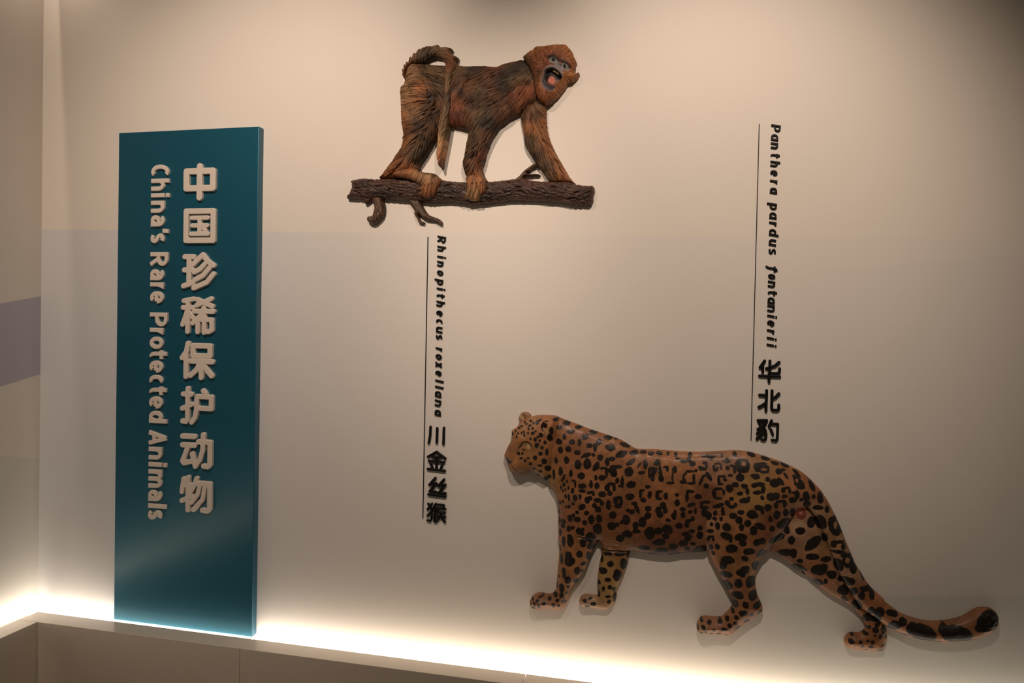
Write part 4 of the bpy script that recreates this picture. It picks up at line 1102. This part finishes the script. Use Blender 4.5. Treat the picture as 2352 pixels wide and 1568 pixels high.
def leopard():
    rx, rz = (float(v) for v in on_back(1640, 1500))
    root = tag(empty('leopard_relief', (rx, 0.0, rz)),
               'painted relief of a spotted leopard walking left with tail stretched out low', 'wall sculpture')
    mat = painted('painted_leopard_coat', 0.5, 0.3, 0.07, True, 900.0, 0.10)
    place = at_wall(-0.016)
    P = {k: smooth_path(v, 3) for k, v in (('torso', L_TORSO), ('head', L_HEAD), ('ear', L_FAREAR), ('front', L_FRONT), ('farfront', L_FARFRONT), ('hind', L_HIND), ('farhind', L_FARHIND), ('tail', L_TAIL))}
    spec = {'torso': (.012, .036, 75), 'head': (.016, .034, 42), 'ear': (.010, .008, 8), 'front': (.014, .035, 48), 'farfront': (.010, .019, 22),
            'hind': (.014, .037, 55), 'farhind': (.010, .019, 30), 'tail': (.012, .024, 22)}
    box = bbox_of(np.concatenate(list(P.values())))

    def sd(X, Y):
        d = np.full(X.shape, 1e9)
        for p in P.values():
            b = bbox_of(p, 12)
            mk = (X > b[0]) & (X < b[2]) & (Y > b[1]) & (Y < b[3])
            if mk.any(): d[mk] = np.minimum(d[mk], poly_sd(X[mk], Y[mk], p))
        return d

    creases = [(L5([(600, 880), (565, 930), (548, 1050), (585, 1240)]), .004, 5.0), (L6([(600, 185), (680, 205), (760, 240)]), .004, 2.0),
               (L7([(570, 120), (650, 230), (720, 380), (790, 560), (860, 730), (960, 890), (1050, 1010), (1180, 1105), (1280, 1190)]), .008, 2.2),
               (L4([(830, 160), (800, 330), (760, 480), (745, 640), (720, 760), (680, 900)]), .003, 7.0),
               (L4([(1150, 330), (1400, 430), (1720, 545), (2090, 600)]), .0022, 2.6), (L5([(0, 200), (250, 228), (500, 215), (800, 215)]), .0022, 2.6),
               (L4([(200, 700), (260, 715), (330, 770), (420, 800)]), .002, 2.0), (L4([(380, 470), (330, 560), (290, 650), (250, 690)]), .0022, 3.0),
               (L6([(765, 240), (790, 315), (900, 325), (1045, 335)]), .006, 2.2), (L5([(1230, 1240), (1320, 1080), (1450, 960), (1500, 880)]), .005, 3.0),
               (L6([(200, 850), (188, 820), (200, 790)]), .002, 1.2), (L6([(640, 840), (632, 815), (650, 795)]), .002, 1.2), (L6([(1712, 1075), (1700, 1040), (1722, 1010)]), .002, 1.2), (L7([(990, 1370), (972, 1335), (990, 1310)]), .002, 1.2),
               (L4([(640, 300), (620, 230), (665, 185), (720, 210)]), .003, 2.0)]
    bumps = [(L4([(1150, 1150)])[0], 60, 85, .006), (L5([(1000, 800)])[0], 75, 85, .006), (L4([(320, 745)])[0], 22, 16, .008), (L4([(300, 560)])[0], 14, 34, .006), (L4([(380, 410)])[0], 22, 8, .004),
             (L4([(690, 240)])[0], 13, 15, .013), (L4([(470, 700)])[0], 18, 26, .004), (L4([(250, 480)])[0], 9, 30, .004), (L4([(300, 330)])[0], 20, 16, .003), (L4([(560, 560)])[0], 26, 40, .003), (L6([(220, 780)])[0], 18, 14, .008), (L6([(650, 790)])[0], 16, 12, .006), (L6([(1720, 1000)])[0], 20, 16, .008), (L7([(990, 1300)])[0], 18, 16, .006),
             (L5([(1600, 830)])[0], 14, 14, .008), (L4([(655, 250)])[0], 6, 8, -.014), (L4([(372, 140)])[0], 5, 6, -.006), (L4([(428, 450)])[0], 7, 5, -.004)]
    TUFT = smooth_path(L6([(780, 230), (830, 180), (900, 170), (1000, 220), (1050, 300), (1040, 330), (900, 322), (800, 300)]), 3)
    TIP = smooth_path(L7([(2020, 1060), (2075, 1020), (2150, 1014), (2210, 1030), (2250, 1080), (2250, 1140), (2220, 1190), (2120, 1205), (2050, 1190), (2040, 1120)]), 3)
    hair_ok = lambda x, y: (poly_sd(x, y, TUFT) < 0) | (poly_sd(x, y, TIP) < 0)
    hair = Fur((1360, 1215, 2300, 1455), 1.0, lambda x, y: np.where(x > 1900, -0.45, 0.25), hair_ok, [(260, (16, 30), (1.4, 2.4), (0.0, 0.35))], 71, 0.15)

    def h_fn(X, Y, d):
        h = np.full(X.shape, -1.0)
        for k, p in P.items():
            b = bbox_of(p, 14)
            mk = (X > b[0]) & (X < b[2]) & (Y > b[1]) & (Y < b[3])
            s = np.full(X.shape, -99.0)
            s[mk] = -poly_sd(X[mk], Y[mk], p)
            bb, hh, R = spec[k]
            ph = np.where(s > -10, bb + hh * dome(np.maximum(s, 0), R) + np.minimum(s, 0) * 0.006, -0.3)
            h = smax(h, ph, 0.006)
        for pth, dep, wd in creases:
            b = bbox_of(pth, wd * 3)
            mk = (X > b[0]) & (X < b[2]) & (Y > b[1]) & (Y < b[3])
            h[mk] -= dep * np.exp(-(path_dist(X[mk], Y[mk], pth) / wd) ** 2)
        for (bx, by), rx_, ry_, a in bumps:
            h += a * np.exp(-((X - bx) / rx_) ** 2 - ((Y - by) / ry_) ** 2)
        inside = (X > 1360) & (Y > 1215) & (Y < 1455)
        h += np.where(inside, 0.0032 * (hair.h(X, Y) - 0.22), 0.0)
        h += 0.0006 * vnoise(X, Y, 9, 12) + 0.0010 * vnoise(X, Y, 26, 13)
        return h

    spots = spot_list()
    holes = [(L5([(x, y)])[0][0], L5([(x, y)])[0][1], a / 4.704, b / 4.704) for x, y, a, b in ((970, 290, 26, 24), (1190, 347, 42, 15), (1540, 472, 15, 22), (1960, 950, 24, 44), (2085, 1330, 30, 34), (385, 430, 44, 38), (712, 600, 34, 32))]
    lines = [(L4([(350, 496), (380, 464), (402, 432), (440, 419), (482, 440), (506, 480)]), 0.8), (L4([(200, 700), (212, 745), (240, 792), (300, 822), (355, 830)]), 0.9),
             (L4([(255, 700), (290, 735), (340, 762)]), 0.7), (L4([(636, 300), (612, 240), (640, 190), (690, 178)]), 1.0)]
    lines += [(L4([(x, y), (x + 4, y)]), 0.5) for x, y in ((290, 700), (312, 690), (335, 684), (300, 728), (325, 715), (350, 706))]
    free = [(L5([(1590, 825)])[0], 14)]

    def spot_attr(X, Y):
        wx, wy = X + 1.1 * vnoise(X, Y, 6, 41), Y + 1.1 * vnoise(X, Y, 6, 42)
        out = np.full(X.shape, 6.0)
        for x, y, a, b, r in spots:
            R = max(a, b) + 8
            mk = (np.abs(wx - x) < R) & (np.abs(wy - y) < R)
            if not mk.any(): continue
            dx, dy = wx[mk] - x, wy[mk] - y
            u, v = dx * math.cos(r) + dy * math.sin(r), -dx * math.sin(r) + dy * math.cos(r)
            q = np.sqrt((u / a) ** 2 + (v / b) ** 2)
            out[mk] = np.minimum(out[mk], (q - 1) * min(a, b))
        for x, y, a, b in holes: out = np.maximum(out, (1 - np.hypot((wx - x) / a, (wy - y) / b)) * min(a, b))
        for pts, r in lines: out = np.minimum(out, path_dist(X, Y, pts) - r)
        for (x, y), R in free: out = np.where(np.hypot(X - x, Y - y) < R, 6.0, out)
        return out - 0.45

    br, og, yl, pk, dk, pl = (.34, .130, .052), (.40, .165, .062), (.36, .185, .060), (.40, .190, .100), (.20, .066, .026), (.44, .26, .15)
    G = [(L4([(300, 560)])[0], br), (L4([(250, 300)])[0], og), (L4([(500, 250)])[0], og), (L4([(450, 480)])[0], yl), (L4([(320, 740)])[0], og), (L4([(640, 620)])[0], br), (L4([(500, 800)])[0], yl), (L4([(760, 960)])[0], yl), (L4([(385, 130)])[0], pl),
         (L4([(690, 320)])[0], og), (L4([(900, 400)])[0], br), (L4([(1250, 560)])[0], og), (L4([(1000, 800)])[0], br), (L4([(1500, 850)])[0], og), (L4([(1200, 1100)])[0], og), (L4([(900, 1200)])[0], br), (L4([(1400, 1350)])[0], dk),
         (L4([(1800, 900)])[0], og), (L4([(1800, 1250)])[0], br), (L4([(1200, 300)])[0], br), (L5([(300, 400)])[0], og), (L5([(150, 700)])[0], og), (L5([(250, 1050)])[0], dk), (L5([(550, 800)])[0], dk), (L5([(700, 200)])[0], pk),
         (L5([(1000, 200)])[0], pk), (L5([(1150, 420)])[0], yl), (L5([(1000, 700)])[0], yl), (L5([(850, 850)])[0], og), (L5([(650, 930)])[0], pk), (L5([(700, 1200)])[0], og), (L5([(1350, 900)])[0], dk), (L5([(1450, 450)])[0], og), (L5([(1700, 450)])[0], br),
         (L5([(1560, 960)])[0], pl), (L5([(1650, 1030)])[0], pl), (L5([(1560, 1150)])[0], pk), (L5([(1880, 1130)])[0], yl), (L5([(1950, 1200)])[0], pl), (L5([(1800, 1400)])[0], br), (L5([(950, 1400)])[0], yl), (L5([(1100, 1250)])[0], br),
         (L6([(470, 300)])[0], og), (L6([(450, 600)])[0], og), (L6([(250, 780)])[0], (.48, .22, .11)), (L6([(850, 500)])[0], yl), (L6([(830, 640)])[0], (.42, .24, .085)), (L6([(700, 780)])[0], pl), (L6([(900, 250)])[0], og), (L6([(1300, 250)])[0], dk), (L6([(1950, 550)])[0], br),
         (L6([(2100, 700)])[0], br), (L6([(2000, 950)])[0], og), (L6([(1740, 1000)])[0], (.42, .20, .10)), (L7([(700, 700)])[0], br), (L7([(900, 680)])[0], pl), (L7([(1000, 900)])[0], br), (L7([(1250, 1000)])[0], og), (L7([(1500, 1080)])[0], pk), (L7([(1720, 1200)])[0], og),
         (L7([(2020, 1180)])[0], og), (L7([(1900, 1120)])[0], pk), (L7([(1050, 1300)])[0], og)]
    G = [(p[0], p[1], c) for p, c in G]

    def paint(X, Y):
        c = guide_colour(X, Y, G, 26.0)
        c = c * (0.80 + 0.22 * vnoise(X, Y, 18, 51) + 0.10 * vnoise(X, Y, 5, 52))[:, None]
        ex, ey = L4([(688, 312)])[0]
        k = np.clip(1.6 - np.hypot((X - ex) / 3.6, (Y - ey) / 8.5), 0, 1)[:, None]
        c = c * (1 - k) + k * np.array((.50, .32, .15))
        for (ex, ey), rr_ in ((L4([(350, 130)])[0], 5.0), (L4([(470, 480)])[0], 5.5)):
            k = np.clip(1.4 - np.hypot(X - ex, Y - ey) / rr_, 0, 1)[:, None]
            c = c * (1 - k) + k * np.array((.46, .33, .16))
        for (ex, ey), ax_, ay_, cc in ((L5([(1570, 985)])[0], 20, 20, (.50, .33, .21)), (L6([(850, 560)])[0], 27, 62, (.43, .25, .085)), (L6([(690, 785)])[0], 24, 14, (.50, .32, .17)), (L5([(1130, 560)])[0], 40, 45, (.36, .20, .06)), (L5([(640, 930)])[0], 16, 22, (.44, .22, .12))):
            k = np.clip(1.5 - np.hypot((X - ex) / ax_, (Y - ey) / ay_) * 1.3, 0, 0.85)[:, None]
            c = c * (1 - k) + k * np.array(cc)
        bx, by = L5([(1590, 825)])[0]
        k = np.clip((13 - np.hypot(X - bx, (Y - by) / 1.1)) / 2 + 0.5, 0, 1)[:, None]
        c = c * (1 - k) + k * np.array((.20, .045, .022))
        ins = (X > 1360) & (X < 1460) & (Y > 1215) & (Y < 1275)
        return c * np.where(ins, 0.75 + 0.5 * hair.tone(X, Y), 1.0)[:, None]

    body = relief('body', sd, box, 1.5, h_fn, place, root, mat, {'paint': paint, 'spot': spot_attr})

    def part(name, pts, base_h, hh, R, mat_, step=0.5):
        p = smooth_path(pts, 4)
        o = relief(name, lambda X, Y: poly_sd(X, Y, p), bbox_of(p), step, lambda X, Y, d: base_h + hh * dome(d, R), place, root, mat_)
        o.parent = body
        return o
    part('eye_rim', L4([(358, 485), (385, 432), (440, 410), (490, 438), (510, 480), (460, 478), (410, 482)]), .0455, .003, 2.0, plain('black_eye_rim', (.008, .006, .005), .3))
    part('eye', L4([(392, 458), (412, 430), (440, 424), (466, 442), (458, 466), (420, 472)]), .0470, .0035, 3.0, plain('amber_eye', (.34, .26, .11), .12, .6))
    part('pupil', L4([(418, 447), (425, 438), (434, 440), (436, 450), (427, 456)]), .0490, .003, 1.2, plain('black_pupil', (.006, .005, .005), .1, .6), 0.35)
    return root


leopard()
